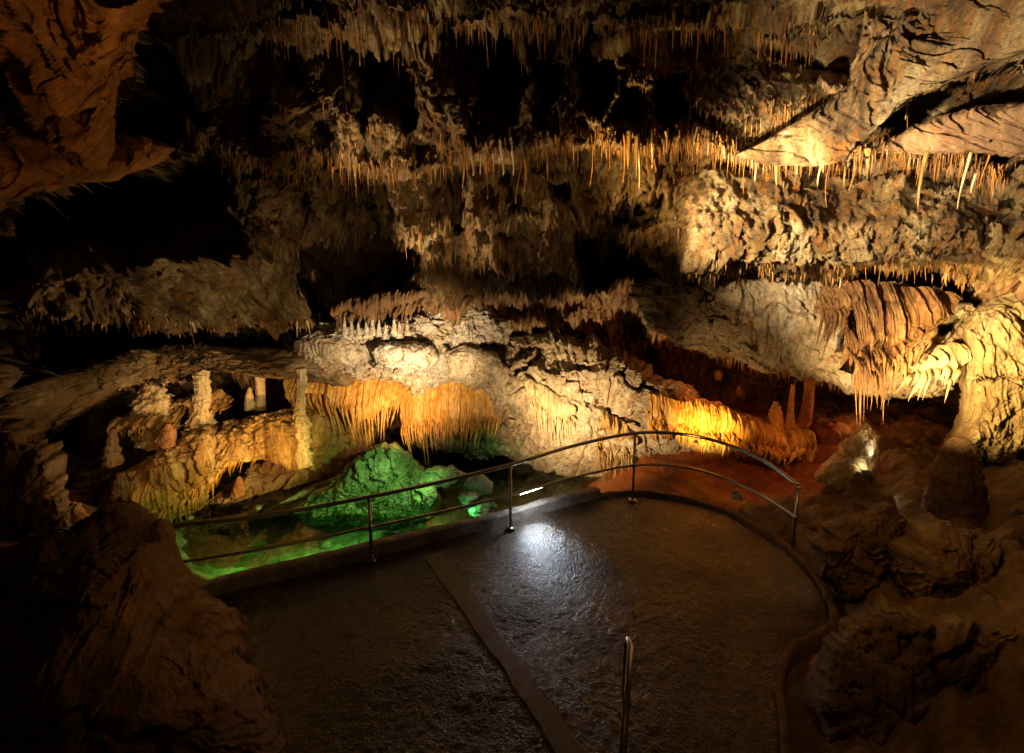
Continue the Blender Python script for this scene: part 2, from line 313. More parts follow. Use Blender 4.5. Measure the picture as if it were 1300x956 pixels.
VOIDS = [ # traced openings and projecting panels: outline, depth (negative: stands proud), edge width px
 ([(866,238),(880,215),(940,207),(1060,214),(1300,226),(1450,234),(1450,350),(1225,334),(1000,338),(866,326),(874,290)], -.55, 7),
 ([(512,42),(566,45),(577,80),(592,120),(600,188),(580,196),(560,152),(540,125),(526,80)], -.7, 6),
 ([(655,192),(668,140),(688,64),(702,72),(692,120),(676,192)], -.6, 5), ([(708,186),(716,120),(722,84),(735,92),(734,120),(722,188)], -.6, 5),
 ([(332,62),(372,54),(396,110),(404,150),(394,192),(362,196),(344,130)], -.5, 7), ([(425,190),(430,60),(446,56),(450,120),(464,165),(456,194)], -.6, 6),
 ([(590,205),(612,205),(640,250),(650,330),(612,325),(600,280)], -.5, 6), ([(492,205),(552,205),(560,290),(530,292),(505,250)], -.4, 7), ([(300,212),(380,210),(400,262),(372,300),(330,262)], -.5, 8),
 ([(680,215),(700,214),(715,270),(700,320),(680,318),(690,270)], -.5, 6),
 ([(159,47),(217,47),(237,85),(271,112),(281,129),(281,169),(227,169),(217,146),(203,115),(169,88),(159,74)], 2.6, 9),
 ([(135,135),(152,125),(179,127),(203,135),(217,159),(227,172),(203,179),(152,179),(118,172),(118,159)], 3.2, 7),
 ([(-90,285),(0,262),(70,238),(130,228),(200,208),(255,192),(275,230),(300,270),(310,310),(270,325),(190,318),(60,312),(0,325),(-90,330)], 2.6, 12),
 ([(372,300),(400,285),(440,278),(500,280),(530,300),(535,345),(510,370),(470,385),(430,400),(405,405),(390,380),(368,345)], 4.5, 9),
 ([(447,61),(467,47),(494,47),(508,68),(532,112),(535,152),(521,162),(498,142),(474,132),(460,159),(450,112)], 1.9, 7),
 ([(599,44),(647,41),(674,68),(667,101),(653,149),(633,149),(606,156),(596,112)], 2.0, 7),
 ([(528,162),(565,173),(576,190),(559,203),(518,203)], 1.4, 6),
 ([(680,61),(714,68),(711,112),(694,152),(677,183),(674,135)], 1.8, 6),
 ([(735,68),(785,64),(789,98),(768,142),(731,135)], 1.8, 6),
 ([(789,105),(833,108),(812,162),(768,149)], 1.6, 6),
 ([(838,95),(880,90),(876,140),(850,165),(832,150)], 1.2, 6),
 ([(562,210),(589,210),(592,257),(609,298),(572,281),(562,257)], 1.6, 6),
 ([(802,244),(846,237),(843,264),(809,281),(748,267)], 1.4, 7),
 ([(728,285),(760,278),(800,285),(830,300),(850,320),(860,345),(800,350),(740,345),(725,320)], 2.8, 8),
 ([(372,50),(385,50),(400,90),(408,130),(395,140),(378,110)], 1.6, 5),
 ([(330,120),(350,110),(356,150),(345,178),(330,165)], 1.2, 6),
 ([(405,150),(425,140),(430,175),(412,190)], 1.0, 5),
 ([(880,15),(1000,20),(1090,-20),(1130,-10),(1108,60),(1088,98),(1056,104),(1020,80),(950,55),(890,50)], 1.8, 14),
 ([(1012,203),(1028,180),(1055,160),(1050,178),(1030,203)], .6, 4),
 ([(1150,135),(1200,103),(1310,80),(1310,150),(1240,158),(1180,172),(1120,182)], .55, 10),
 ([(1160,200),(1220,190),(1310,165),(1310,205),(1230,196)], .4, 6),
 ([(-90,388),(370,402),(395,430),(330,438),(220,436),(120,452),(-90,500)], 2.0, 8),
 ([(610,330),(700,325),(760,340),(840,348),(700,354),(620,352)], .9, 7),
 ([(640,215),(670,212),(665,250),(648,262)], .9, 5), ([(700,220),(730,214),(726,240),(708,252)], .8, 5),
 ([(640,364),(720,360),(735,385),(690,400),(645,392)], 1.0, 8), ([(770,375),(830,368),(850,400),(800,425),(765,405)], .9, 8),
 ([(30,560),(100,520),(130,560),(110,640),(70,640)], 1.4, 12), ([(880,420),(900,360),(915,345),(850,345),(845,400)], .8, 8),
 ([(1060,352),(1120,346),(1225,356),(1222,372),(1100,364)], 1.6, 5)]
def poly_sdf(X, Y, poly):
    best = np.full(X.shape, 1e9); inside = np.zeros(X.shape, bool); n = len(poly)
    for i in range(n):
        ax, ay = poly[i]; bx, by = poly[(i+1) % n]
        ex, ey = bx-ax, by-ay; t = np.clip(((X-ax)*ex+(Y-ay)*ey)/(ex*ex+ey*ey+1e-12), 0, 1)
        best = np.minimum(best, (X-ax-t*ex)**2+(Y-ay-t*ey)**2)
        c = ((ay > Y) != (by > Y)) & (X < (bx-ax)*(Y-ay)/(by-ay+1e-12)+ax); inside ^= c
    d = np.sqrt(best); return np.where(inside, -d, d)
def ledge_y(name, px):
    p = np.array(LEDGES[name][0], float); return np.interp(px, p[:, 0], p[:, 1])
def shellY(px, py, warp=True):
    px = np.asarray(px, float); py = np.asarray(py, float)
    wx, wy = px, py
    if warp:
        q = np.stack([px/38, py/38, px*0], -1)
        wx = px+13*fbm(q, 3, 91)+5*fbm(q*4, 3, 33); wy = py+12*fbm(q+9, 3, 57)+5*fbm(q*np.array([4, 2.5, 1])+5, 3, 44)
    Y = interp2(px, py)
    for nm, (pl, A, H, lipB) in LEDGES.items():
        p = np.array(pl, float); ly = np.interp(wx, p[:, 0], p[:, 1])
        m = smooth(p[0, 0]-12, p[0, 0]+20, wx)*(1-smooth(p[-1, 0]-20, p[-1, 0]+12, wx))
        d = wy-ly
        rec = A*smooth(-1, 11, d)*(1-smooth(.15*H, H, d))
        lip = -lipB*smooth(-28, 0, d)*(1-smooth(-1, 5, d))
        Y = Y+m*(rec+lip)
    for pl, dp, ew in VOIDS:
        a = np.array(pl, float); lo = a.min(0)-25; hi = a.max(0)+25
        k = (wx > lo[0]) & (wx < hi[0]) & (wy > lo[1]) & (wy < hi[1])
        if not np.any(k): continue
        sdv = poly_sdf(wx[k], wy[k], a); Y = np.array(Y, float); Y[k] += (.85 if dp < 0 else .72)*dp*(1-smooth(-ew*1.6, ew*.4, sdv))
    return Y
def rockdisp(W, kind=None):
    """kind: 0 vertical fins .. 1 diagonal schist (per-vertex weight)"""
    def aniso(W, ang, sx, sz):
        c, s = math.cos(ang), math.sin(ang)
        S = W[..., 2]-.75*W[..., 1]; Dn = W[..., 1]+.5*W[..., 2]
        a = W[..., 0]*c+S*s; b = -W[..., 0]*s+S*c
        return np.stack([a*sx, Dn*.5*sx**.5, b*sz], -1)
    w1 = .35*fbm(W*.9, 3, 5)[..., None]
    Wv = W+w1
    rg = ridge(aniso(Wv, .1, 1.5, .35), 3, 37)
    v = .46*facet(aniso(Wv, .12, 1.5, .6), 3, .9, 1.8)+.27*facet(aniso(Wv, .3, 3.4, 1.5), 13, .9, 2)+.18*facet(aniso(Wv, -.2, 8, 4.2), 23, .9, 2.2)+.10*facet(aniso(Wv, .4, 17, 10), 24, .9, 2.2)+.35*(rg-.5)
    g = math.radians(34)
    d = (.15*facet(aniso(Wv, g, .4, 1.6), 43, .9, 1.8))+.14*facet(aniso(Wv, g, 1.3, 4.6), 53, .9, 2)+.14*facet(aniso(Wv, g, 3.4, 10), 63, .9, 2)+.09*facet(aniso(Wv, g, 7, 18), 64, .9, 2)+.04*facet(aniso(Wv, g, 15, 34), 65, .9, 2)
    if kind is None: kind = 0
    def crack(q, s_, lo=.90): return smooth(lo, .985, 1-np.abs(vnoise(q, s_)+.35*vnoise(q*3.1, s_+1)))
    v = v-.20*crack(aniso(Wv, .25, 1.9, .8), 301)-.12*crack(aniso(Wv, -.3, 4.5, 2.2), 305)-.06*crack(aniso(Wv, .5, 9, 6), 309, .86)
    d = d-.16*crack(aniso(Wv, g, .8, 2.6), 311)-.11*crack(aniso(Wv, g+.5, 2.2, 4.5), 315)-.06*crack(aniso(Wv, g-.3, 5, 12), 319, .86)
    return (1-kind)*v+kind*d+.05*fbm(W*9, 3, 71)+.03*fbm(W*24, 2, 72)

STEP = 1.6
gx = np.arange(-260, 1560+STEP, STEP); gy = np.arange(-420, 720+STEP, STEP)
gy = np.concatenate([np.arange(-420, -40, 5.0), np.arange(-40, 720, STEP)])
gx = np.concatenate([np.arange(-260, -40, 4.0), np.arange(-40, 1340, STEP), np.arange(1340, 1560, 4.0)])
PX, PY = np.meshgrid(gx, gy)
SY = shellY(PX, PY)
W0 = P(PX, PY, SY)
Wb = P(PX, PY, interp2(PX, PY)); nb = normals(Wb)
nb *= np.sign(-nb[..., 1:2]+1e-6)
kind = smooth(800, 930, PX-.25*(PY-200))*(1-smooth(380, 440, PY))+.25*smooth(430, 480, PY)
dsp = rockdisp(W0, kind)
amp = 1.0-.5*smooth(850, 950, PX)*smooth(200, 230, PY)*(1-smooth(330, 345, PY))-.25*smooth(1000, 1060, PX)*(1-smooth(190, 205, PY))
W = W0+nb*(dsp*amp)[..., None]
W += .05*np.stack([fbm(W0*5, 2, 81), fbm(W0*5, 2, 82), fbm(W0*5, 2, 83)], -1)
SHELL = W
def shell_at(px, py):
    i = int(np.clip(np.searchsorted(gx, px), 0, len(gx)-1)); j = int(np.clip(np.searchsorted(gy, py), 0, len(gy)-1))
    return SHELL[j, i].copy()
nx = len(gx); F = gridF(len(gy), nx)
cy_ = PY[:-1, :-1].ravel(); cx_ = PX[:-1, :-1].ravel()
bound = np.where(cx_ < 400, 405, np.where(cx_ < 850, 352, 348))
up = cy_ < bound
def sub(Fs):
    u, inv = np.unique(Fs, return_inverse=True); return W.reshape(-1, 3)[u], inv.reshape(Fs.shape), kind.ravel()[u]
V_, F_, K_ = sub(F[up]); tag(obj('cave_ceiling', V_, F_, M['ceil'], None, {'diag': K_}), kind='structure')
V_, F_, K_ = sub(F[~up]); tag(obj('cave_wall', V_, F_, M['wall']), kind='structure')

# ------------------------------------------------------------------ 2. terrain
plat_px = [(150, 800), (275, 757), (400, 726), (520, 696), (640, 667), (700, 649), (760, 633), (810, 630), (870, 637), (925, 655), (965, 678), (1000, 702),
           (1030, 735), (1047, 765), (1050, 792), (1025, 808), (998, 824), (986, 850), (984, 890), (990, 960), (1000, 1200), (300, 1200), (60, 1000), (60, 880)]
plat = np.array([G(x, y, 0)[:2] for x, y in plat_px])
ctl = [(300, 740, -1.6), (300, 690, -1.6), (420, 680, -1.5), (520, 690, -1.65), (600, 650, -1.6), (700, 620, -1.45), (560, 590, -1.5), (640, 575, -1.4),
       (230, 690, -1.5), (240, 660, -1.0), (330, 625, -1.0), (420, 595, -1.05), (400, 650, -1.5), (480, 630, -1.5), (760, 605, -1.0), (720, 575, -.8),
       (800, 606, -.45), (850, 596, -.2), (900, 590, -.1), (950, 600, -.1), (1000, 600, 0), (1040, 620, .1), (940, 640, -.15), (1010, 640, .1),
       (900, 560, .2), (820, 575, -.1), (1000, 555, .4), (1100, 570, .6), (1150, 560, .7), (1050, 540, .8), (1200, 590, .8),
       (1040, 690, .15), (1100, 650, .5), (1200, 650, .7), (1290, 640, 1.0), (1290, 600, 1.1), (1250, 600, .9),
       (1090, 780, .2), (1070, 860, .15), (1150, 800, .5), (1290, 800, .9), (1150, 900, .4), (1290, 940, .8), (1050, 950, .05), (1400, 700, 1.3), (1400, 850, 1.2),
       (100, 640, 0.2), (40, 660, .5), (160, 660, -.6), (30, 800, .8), (180, 900, .3), (-100, 700, 1.0)]
cp = np.array([list(G(x, y, z)[:2])+[z] for x, y, z in ctl])
def tps(A, B): 
    r = np.sqrt(((A[:, None]-B[None])**2).sum(-1)); return r
K = tps(cp[:, :2], cp[:, :2])+np.eye(len(cp))*.05; Am = np.block([[K, np.ones((len(cp), 1))], [np.ones((1, len(cp))), np.zeros((1, 1))]])
wts = np.linalg.solve(Am, np.r_[cp[:, 2], 0])
tX = np.arange(-11, 11.5, .032); tY = np.concatenate([np.arange(.6, 3, .04), np.arange(3, 17, .032)])
XX, YY = np.meshgrid(tX, tY); Q = np.stack([XX.ravel(), YY.ravel()], -1)
Z = np.zeros(len(Q)); 
for k in range(len(cp)): Z += wts[k]*np.hypot(Q[:, 0]-cp[k, 0], Q[:, 1]-cp[k, 1])
Z = (Z+wts[-1]).reshape(XX.shape); Z = np.clip(Z, -2.6, 1.9)
sd = poly_sdf(XX, YY, plat)
right = smooth(2.2, 3.4, XX)
far = smooth(8.0, 9.0, YY)
p3 = np.stack([XX, YY, Z*0], -1)
rough = .30*facet(p3*1.5+3, 101)+.13*facet(p3*4, 111)+.05*facet(p3*10, 121)+.02*fbm(p3*22, 3, 131)
redmask = smooth(1.2, 2.0, XX)*smooth(7.6, 8.3, YY)*(1-smooth(5.8, 6.6, XX))
ampT = (1-.72*redmask)*(.55+.75*right)*(1+.9*smooth(-.8, -1.2, Z)*(XX < 2))
pool = (Z < -.95)
strat = .05*(np.sin(Z*34+6*fbm(p3*.8, 2, 7)))*right
Z = Z+rough*ampT+strat
Z = np.where(sd < .42, -.16+(Z+.16)*smooth(.04, .42, sd), Z)
Z = np.where(sd < -.02, -.3, Z)
poolside = smooth(.05, .12, sd)*(XX < 1.7)*(YY > 3.8)*(Z > -1.5)*(sd < .6)*(XX-1.5 < 0)*(XX > -6)
Z = np.where(poolside > 0, np.minimum(Z, -1.2), Z)
VT = np.stack([XX, YY, Z], -1); FT = gridF(len(tY), len(tX))
fx = XX[:-1, :-1].ravel(); fy = YY[:-1, :-1].ravel(); fz = Z[:-1, :-1].ravel(); 
isred = (redmask[:-1, :-1].ravel()+.18*fbm(np.stack([fx, fy, fx*0], -1)*2.5, 3, 9)) > .45
isbed = (fz < -.85) & (fx < 2.4) & ~isred
def subT(mask, name, m, kind='structure'):
    Fs = FT[mask]; u, inv = np.unique(Fs, return_inverse=True)
    return tag(obj(name, VT.reshape(-1, 3)[u], inv.reshape(Fs.shape), m), kind=kind)
subT(isbed, 'pool_bed', M['bed']); subT(isred, 'clay_ground', M['red']); subT(~isbed & ~isred, 'ground', M['ground'])

# platform
cen = G(690, 800, 0)[:2]
ol = resample(plat, 900, True); R_ = np.linspace(0, 1, 260)**.85
A = cen+(ol-cen)[None]*R_[:, None, None]
pp = np.concatenate([A, np.zeros(A.shape[:2]+(1,))], -1)
def path_z(q): return .012*fbm(q*1.2, 2, 3)+.008*fbm(q*9, 3, 4)+.006*fbm(q*24, 3, 8)
A3 = pp.copy(); A3[..., 2] = path_z(pp)
tag(obj('path', A3, gridF(260, 900, True), M['asphalt']), kind='structure')
# smooth concrete strip in the walkway
sl = catmull([G(534, 704)[:2], G(558, 738)[:2], G(583, 772)[:2], G(632, 842)[:2], G(705, 960)[:2]], 160)
sr = catmull([G(562, 704)[:2], G(590, 738)[:2], G(622, 784)[:2], G(676, 861)[:2], G(746, 960)[:2]], 160)
tt = np.linspace(0, 1, 40)[None, :, None]
S = sl[:, None]*(1-tt)+sr[:, None]*tt
S3 = np.concatenate([S, np.zeros(S.shape[:2]+(1,))], -1)
edge = .03*fbm(S3*4, 4, 66)[..., None]*np.abs(tt*2-1)
S3[..., :1] += edge
S3[..., 2] = 0; S3[..., 2] = .012*fbm(S3*1.2, 2, 3)+.013+.003*fbm(S3*6, 2, 5)-.02*(np.abs(tt[..., 0]*2-1) > .999)
tag(obj('path_strip', S3, gridF(160, 40), M['seam']), kind='structure')

# kerbs: rectangular sweep
def kerb(pxs, w, h, name, z0=-.25, jit=.006, m='kerb'):
    pts = catmull([list(G(x, y, 0)[:2]) for x, y in pxs], 260)
    t = np.gradient(pts, axis=0); t /= np.linalg.norm(t, axis=1, keepdims=True); n = np.stack([-t[:, 1], t[:, 0]], -1)
    b = .015
    prof = [(0, z0), (0, h-b), (b, h), (w/2, h+.001), (w-b, h), (w, h-b), (w, z0)]
    V = np.stack([np.concatenate([pts+n*o, np.full((len(pts), 1), z)], -1) for o, z in prof], 1)
    V += jit*np.stack([fbm(V*7, 3, 1), fbm(V*7, 3, 2), fbm(V*7, 3, 3)], -1)*2
    return tag(obj(name, V, gridF(len(pts), len(prof)), M[m]), kind='structure')
kerb([(150, 797), (275, 756), (400, 725), (520, 695), (640, 666), (700, 648), (762, 632)], .17, .15, 'kerb', -1.6)
kerb([(762, 632), (810, 628), (870, 636), (925, 654), (965, 677), (1000, 700), (1032, 735), (1050, 768), (1052, 792), (1025, 809), (998, 826), (987, 850), (985, 890), (992, 960), (1005, 1100)], .08, .06, 'kerb', -.3, .012, 'mound')

# water
wp = [G(-50, 700, -.95), G(200, 1000, -.95), G(470, 800, -.95), G(640, 690, -.95), G(775, 625, -.95), G(800, 590, -.95), G(760, 545, -.95), G(400, 520, -.95), G(100, 560, -.95)]
wc = np.mean(wp, 0); ring = resample(np.array(wp)[::-1], 120, True)
Wv = wc+(ring-wc)[None]*np.linspace(0, 1, 30)[:, None, None]
wo = tag(obj('water', Wv, gridF(30, 120, True), M['water']), kind='structure')
if wo.data.polygons[200].normal.z < 0: wo.data.flip_normals()

# ------------------------------------------------------------------ 3. rock masses
def mass(name, outline, Yf, bulge, m, label=None, cat=None, back=None, disp=.12, seed=1, nA=420, nR=130, flute=0, fdir=0, aniso_z=.7, centre=None,
         fsc=1.8, pw=2.2, kind=None, wob=.06, parent=None, group=None, fine=1.0, cuts=(), rag=0.0, tilt=None, attrs=False):
    """closed solid rock: traced outline at its own distance, rounded front and back"""
    o = np.array(outline, float); ol = resample(o, nA, True)
    ol = .5*ol+.25*np.roll(ol, 1, 0)+.25*np.roll(ol, -1, 0)
    c = np.array(centre) if centre is not None else ol.mean(0)
    rag = rag or min(12, .07*np.ptp(ol[:, 1])+1)
    q2 = np.stack([ol[:, 0]/22, ol[:, 1]/22, ol[:, 0]*0+seed], -1)
    dd = (ol-c)/(np.linalg.norm(ol-c, axis=1, keepdims=True)+1e-6)
    ol = ol+dd*(rag*(fbm(q2, 3, seed)+.5*fbm(q2*4, 3, seed+1)))[:, None]
    Yfun = Yf if callable(Yf) else (lambda x, y: Yf+0*x)
    back = back or bulge*.8
    rr = np.sin(np.linspace(0, PI/2, nR)); pts = c+(ol-c)[None]*rr[:, None, None]
    prof = np.clip(1-rr**pw, 0, 1)**(1/2.0)
    Yb = Yfun(pts[..., 0], pts[..., 1])
    qq = np.stack([pts[..., 0]/20, pts[..., 1]/20, pts[..., 0]*0], -1)
    cx = pts[..., 0]+9*fbm(qq, 4, 12)+4*fbm(qq*4, 3, 15); cyy = pts[..., 1]+8*fbm(qq, 4, 13)+5*fbm(qq*4, 3, 16); cmod = np.clip(.75+1.5*fbm(qq*1.6, 2, 19), .05, 1.2)
    for pl, wd, dp in cuts:
        best = np.full(cx.shape, 1e9)
        for (ax, ay), (bx, by) in zip(pl[:-1], pl[1:]):
            ex, ey = bx-ax, by-ay; t = np.clip(((cx-ax)*ex+(cyy-ay)*ey)/(ex*ex+ey*ey), 0, 1)
            best = np.minimum(best, np.hypot(cx-ax-t*ex, cyy-ay-t*ey)/(wd*(.35+.65*np.sin(PI*np.clip(t*.8+.1, 0, 1)))))
        Yb = Yb+dp*cmod*(1-smooth(.55, 1.1, best))
    front = P(pts[..., 0], pts[..., 1], Yb-bulge*prof[:, None])
    nb_ = 26; rb = np.cos(np.linspace(0, PI/2, nb_))[1:]
    pb = c+(ol-c)[None]*rb[:, None, None]; profb = np.clip(1-rb**pw, 0, 1)**.5
    bk = P(pb[..., 0], pb[..., 1], Yfun(pb[..., 0], pb[..., 1])+back*profb[:, None])
    V = np.concatenate([front, bk]); 
    cen3 = V.reshape(-1, 3).mean(0)
    n = V-cen3; n /= np.linalg.norm(n, axis=-1, keepdims=True)+1e-6
    n = n*.45+np.array([0, -.7, 0])*np.r_[np.ones(nR), -np.ones(nb_-1)][:, None, None]; n /= np.linalg.norm(n, axis=-1, keepdims=True)+1e-6
    q = V*np.array([1, 1, aniso_z])+seed*3.1
    if tilt is not None:
        ca, sa = math.cos(tilt), math.sin(tilt); S_ = V[..., 2]-.75*V[..., 1]
        q = np.stack([(V[..., 0]*ca+S_*sa)*.45, V[..., 1]*.5, (-V[..., 0]*sa+S_*ca)*2.2], -1)+seed*3.1
    ed = np.r_[smooth(1.0, .82, rr) if False else (1-smooth(.93, 1.0, rr)*.6), np.ones(nb_-1)*.6][:, None]
    q = q+(.3 if tilt is None else .10)*np.stack([fbm(q*1.3, 2, seed+60), fbm(q*1.3, 2, seed+61), fbm(q*1.3, 2, seed+62)], -1)
    h = disp*(-.9*smooth(.90, .985, 1-np.abs(vnoise(q*fsc*.9, seed+70)+.35*vnoise(q*fsc*3, seed+71)))+1.5*facet(q*fsc, seed, .9, 1.7)+.7*facet(q*fsc*2.7, seed+7, .9, 2)+.4*facet(q*fsc*7, seed+9, .9, 2)+.5*fbm(q*fsc*1.2, 3, seed+3)+.25*fbm(q*12*fine, 3, seed+5))
    if flute:
        a = V[..., 0]+.25*fbm(V*1.3, 2, seed+20)+fdir*V[..., 2]
        h = h+flute*(ridge(np.stack([a*3.2, V[..., 1]*1.2, V[..., 2]*.22], -1), 3, seed+30)-.5)+flute*.4*(ridge(np.stack([a*9, V[..., 1]*3, V[..., 2]*.5], -1), 2, seed+31)-.5)
    V = V+n*(h*ed)[..., None]
    V = V+wob*np.stack([fbm(q*1.1, 2, seed+40), fbm(q*1.1, 2, seed+41)*.4, fbm(q*1.1, 2, seed+42)], -1)
    ob = obj(name, V, gridF(len(V), nA, True), m, parent, {'diag': np.ones(V.shape[:2])} if attrs else None)
    if kind: tag(ob, kind=kind)
    elif label: tag(ob, label, cat, group)
    return ob
lin = lambda x0, Y0, x1, Y1: (lambda x, y: Y0+(Y1-Y0)*np.clip((x-x0)/(x1-x0), -.3, 1.3))

lin_slab = lambda x: 9.9+(8.2-9.9)*np.clip((x-820)/410, -.3, 1.3)
# hanging pale slab at right
mass('rock_slab', [(800, 362), (880, 345), (960, 340), (1060, 345), (1140, 360), (1200, 372), (1240, 392), (1235, 440), (1222, 478), (1190, 500), (1130, 503), (1075, 492), (1040, 482), (990, 474), (950, 464), (905, 452), (860, 436), (815, 410)],
     lin(820, 9.9, 1230, 8.2), .55, M['pale'], 'broad pale rock slab hanging from the ceiling above the dark red recess', 'rock slab', back=1.0, disp=.10, seed=4, nA=640, nR=200, centre=(1040, 425), wob=.1, pw=5, cuts=[([(1150, 425), (1175, 420), (1195, 424)], 9, .5), ([(1090, 430), (1160, 455), (1200, 445)], 3, .15)])
# giant column at right
mass('giant_column', [(1222, 412), (1236, 392), (1290, 362), (1400, 325), (1500, 350), (1500, 640), (1330, 640), (1262, 602), (1215, 598), (1196, 590), (1194, 572), (1206, 556), (1219, 535), (1223, 500), (1224, 460)],
     7.9, .9, M['pillar'], 'massive ribbed yellow flowstone column at the right wall', 'cave column', wob=.02, disp=.055, seed=8, nA=640, nR=200, flute=.19, rag=3, fdir=.3, centre=(1330, 500), fsc=3.5, pw=5, cuts=[([(1215, 478), (1260, 482), (1310, 478)], 3, .12), ([(1285, 520), (1262, 560), (1248, 595)], 4, .2), ([(1310, 540), (1290, 600)], 4, .2)])
# pale dome in the centre
mass('rock_dome', [(585, 492), (612, 452), (650, 432), (700, 424), (752, 436), (800, 455), (850, 482), (900, 512), (950, 530), (1000, 560), (985, 590), (900, 602), (800, 618), (715, 620), (650, 590), (610, 560), (578, 520)],
     lin(600, 13.0, 960, 11.0), 1.5, M['pale'], 'smooth cream rock dome sweeping down to the right behind the railing', 'rock dome', disp=.07, seed=14, nA=640, nR=240, centre=(750, 530), wob=.15, fsc=1.4, pw=3, cuts=[([(612, 478), (640, 458), (668, 450), (690, 455)], 9, .7), ([(650, 475), (680, 462), (712, 468)], 6, .5), ([(705, 432), (760, 442), (790, 450)], 4, .35), ([(705, 458), (760, 466), (800, 486), (830, 498)], 5, .4), ([(735, 505), (800, 535), (860, 552), (900, 558)], 4, .3), ([(720, 478), (750, 496), (745, 515)], 8, .2), ([(640, 520), (655, 545), (660, 560)], 14, .35)])
# white popcorn rock
mass('white_rock', [(385, 425), (405, 412), (430, 408), (470, 414), (510, 404), (545, 386), (575, 376), (612, 382), (648, 408), (640, 440), (612, 462), (590, 486), (540, 492), (480, 484), (420, 478), (385, 462)],
     lin(380, 11.6, 640, 12.2), 1.0, M['white'], 'bright white knobbly calcite block above the amber curtains', 'calcite rock', disp=.12, seed=24, nA=560, nR=190, centre=(510, 440), aniso_z=1, fsc=3.6, pw=3, rag=12, cuts=[([(385, 450), (420, 455), (450, 452)], 5, .5), ([(560, 440), (600, 446), (630, 440)], 7, .5), ([(395, 436), (410, 428)], 8, .3)])
for pl_, yy_, m_, lb_, sd_ in (([(468,444),(485,436),(520,434),(548,440),(560,454),(545,468),(505,475),(474,466)], 10.7, 'white', 'smooth rounded white rock lobe brightly lit in the middle, directly above the amber curtain', 124),
    ([(562,446),(588,438),(622,446),(646,470),(640,492),(604,496),(570,480)], 11.2, 'pale', 'greyish rock lobe right of the smooth white one', 125),
    ([(376,432),(405,420),(438,426),(462,446),(450,468),(410,474),(380,460)], 11.0, 'pale', 'lumpy cream rock lobe at the left end of the white rock', 126)):
    mass('rock_lobe', pl_, yy_, .55, M[m_], lb_, 'rock', disp=.06, seed=sd_, nA=300, nR=100, fsc=2.2, rag=4)
ledY = lambda x, y: np.interp(x, [-80, 0, 120, 200, 330, 450], [6.4, 6.9, 8.4, 9.5, 10.6, 11.4])
mass('rock_ledge', [(-80, 560), (0, 512), (60, 484), (120, 462), (180, 446), (250, 440), (330, 444), (400, 456), (448, 470), (452, 486), (420, 488), (370, 480), (320, 472), (260, 468), (200, 472), (150, 488), (100, 515), (50, 545), (0, 575), (-80, 620)],
     ledY, .55, M['ledge'], 'long brown rock ledge arching over the columns at left', 'rock ledge', back=.9, disp=.16, seed=134, nA=680, nR=130, centre=(230, 456), fsc=2.2, pw=3, rag=9, aniso_z=1.8, wob=.16)
# left shelf of flowstone
shelfY = lambda x, y: np.interp(x, [120, 250, 350, 450, 480], [8.9, 9.9, 10.8, 12.0, 12.3])
mass('flowstone_shelf', [(120, 668), (130, 630), (165, 600), (215, 560), (270, 542), (330, 528), (390, 516), (440, 520), (470, 545), (466, 590), (440, 600), (400, 575), (352, 562), (318, 570), (282, 595), (262, 622), (262, 650), (215, 668), (160, 672)],
     shelfY, .9, M['gold'], 'sloping amber flowstone shelf along the left shore of the green pool', 'flowstone shelf', disp=.12, seed=34, nA=640, nR=170, centre=(265, 580), flute=.22, fdir=.1)
mass('rock_bank', [(300, 610), (330, 585), (380, 572), (430, 580), (450, 560), (480, 565), (475, 600), (420, 612), (340, 640), (262, 680), (240, 672), (262, 640)],
     lambda x, y: np.interp(x, [240, 350, 480], [9.8, 11.0, 12.3]), .5, M['wall'], 'low brown rock bank under the flowstone shelf at the pool edge', 'rock bank', disp=.14, seed=35, centre=(370, 605))
# foreground mound, left
mass('rock_mound', [(-160, 700), (-60, 700), (20, 682), (80, 668), (130, 653), (165, 655), (205, 680), (232, 722), (262, 752), (292, 772), (312, 810), (318, 850), (345, 866), (380, 960), (380, 1150), (-160, 1150)],
     lambda x, y: 4.6-.9*np.clip((y-650)/300, 0, 1.5), 1.1, M['mound'], 'big dark brown rock mound in the left foreground beside the walkway', 'rock mound', disp=.045, seed=44, nA=560, nR=200, flute=.12, wob=.22, centre=(90, 900), fsc=1.6)
# orange curtains top left
orange_o = [(-160, -160), (260, -160), (215, -20), (190, 30), (160, 90), (142, 150), (118, 205), (100, 190), (84, 130), (66, 170), (48, 158), (40, 110), (0, 90), (-160, 100)]
mass('orange_curtain', orange_o, lambda x, y: 4.2+.004*np.clip(y, -160, 220), .6, M['orange'], 'thick orange rock curtain hanging to a point in the top left corner', 'rock curtain', disp=.055, seed=54, nA=560, nR=170, flute=.55, fdir=-.1, centre=(95, -20), fsc=1.8, aniso_z=.3)
mass('rock_lobe', [(-160, 150), (0, 172), (60, 168), (130, 176), (190, 182), (222, 190), (205, 206), (150, 224), (80, 236), (20, 252), (-40, 285), (-160, 330)],
     lin(-100, 4.6, 220, 6.6), .6, M['orange'], 'low rusty ceiling lobe under the orange curtain at upper left', 'rock lobe', disp=.13, seed=56, centre=(10, 215), fsc=2.4, rag=3)
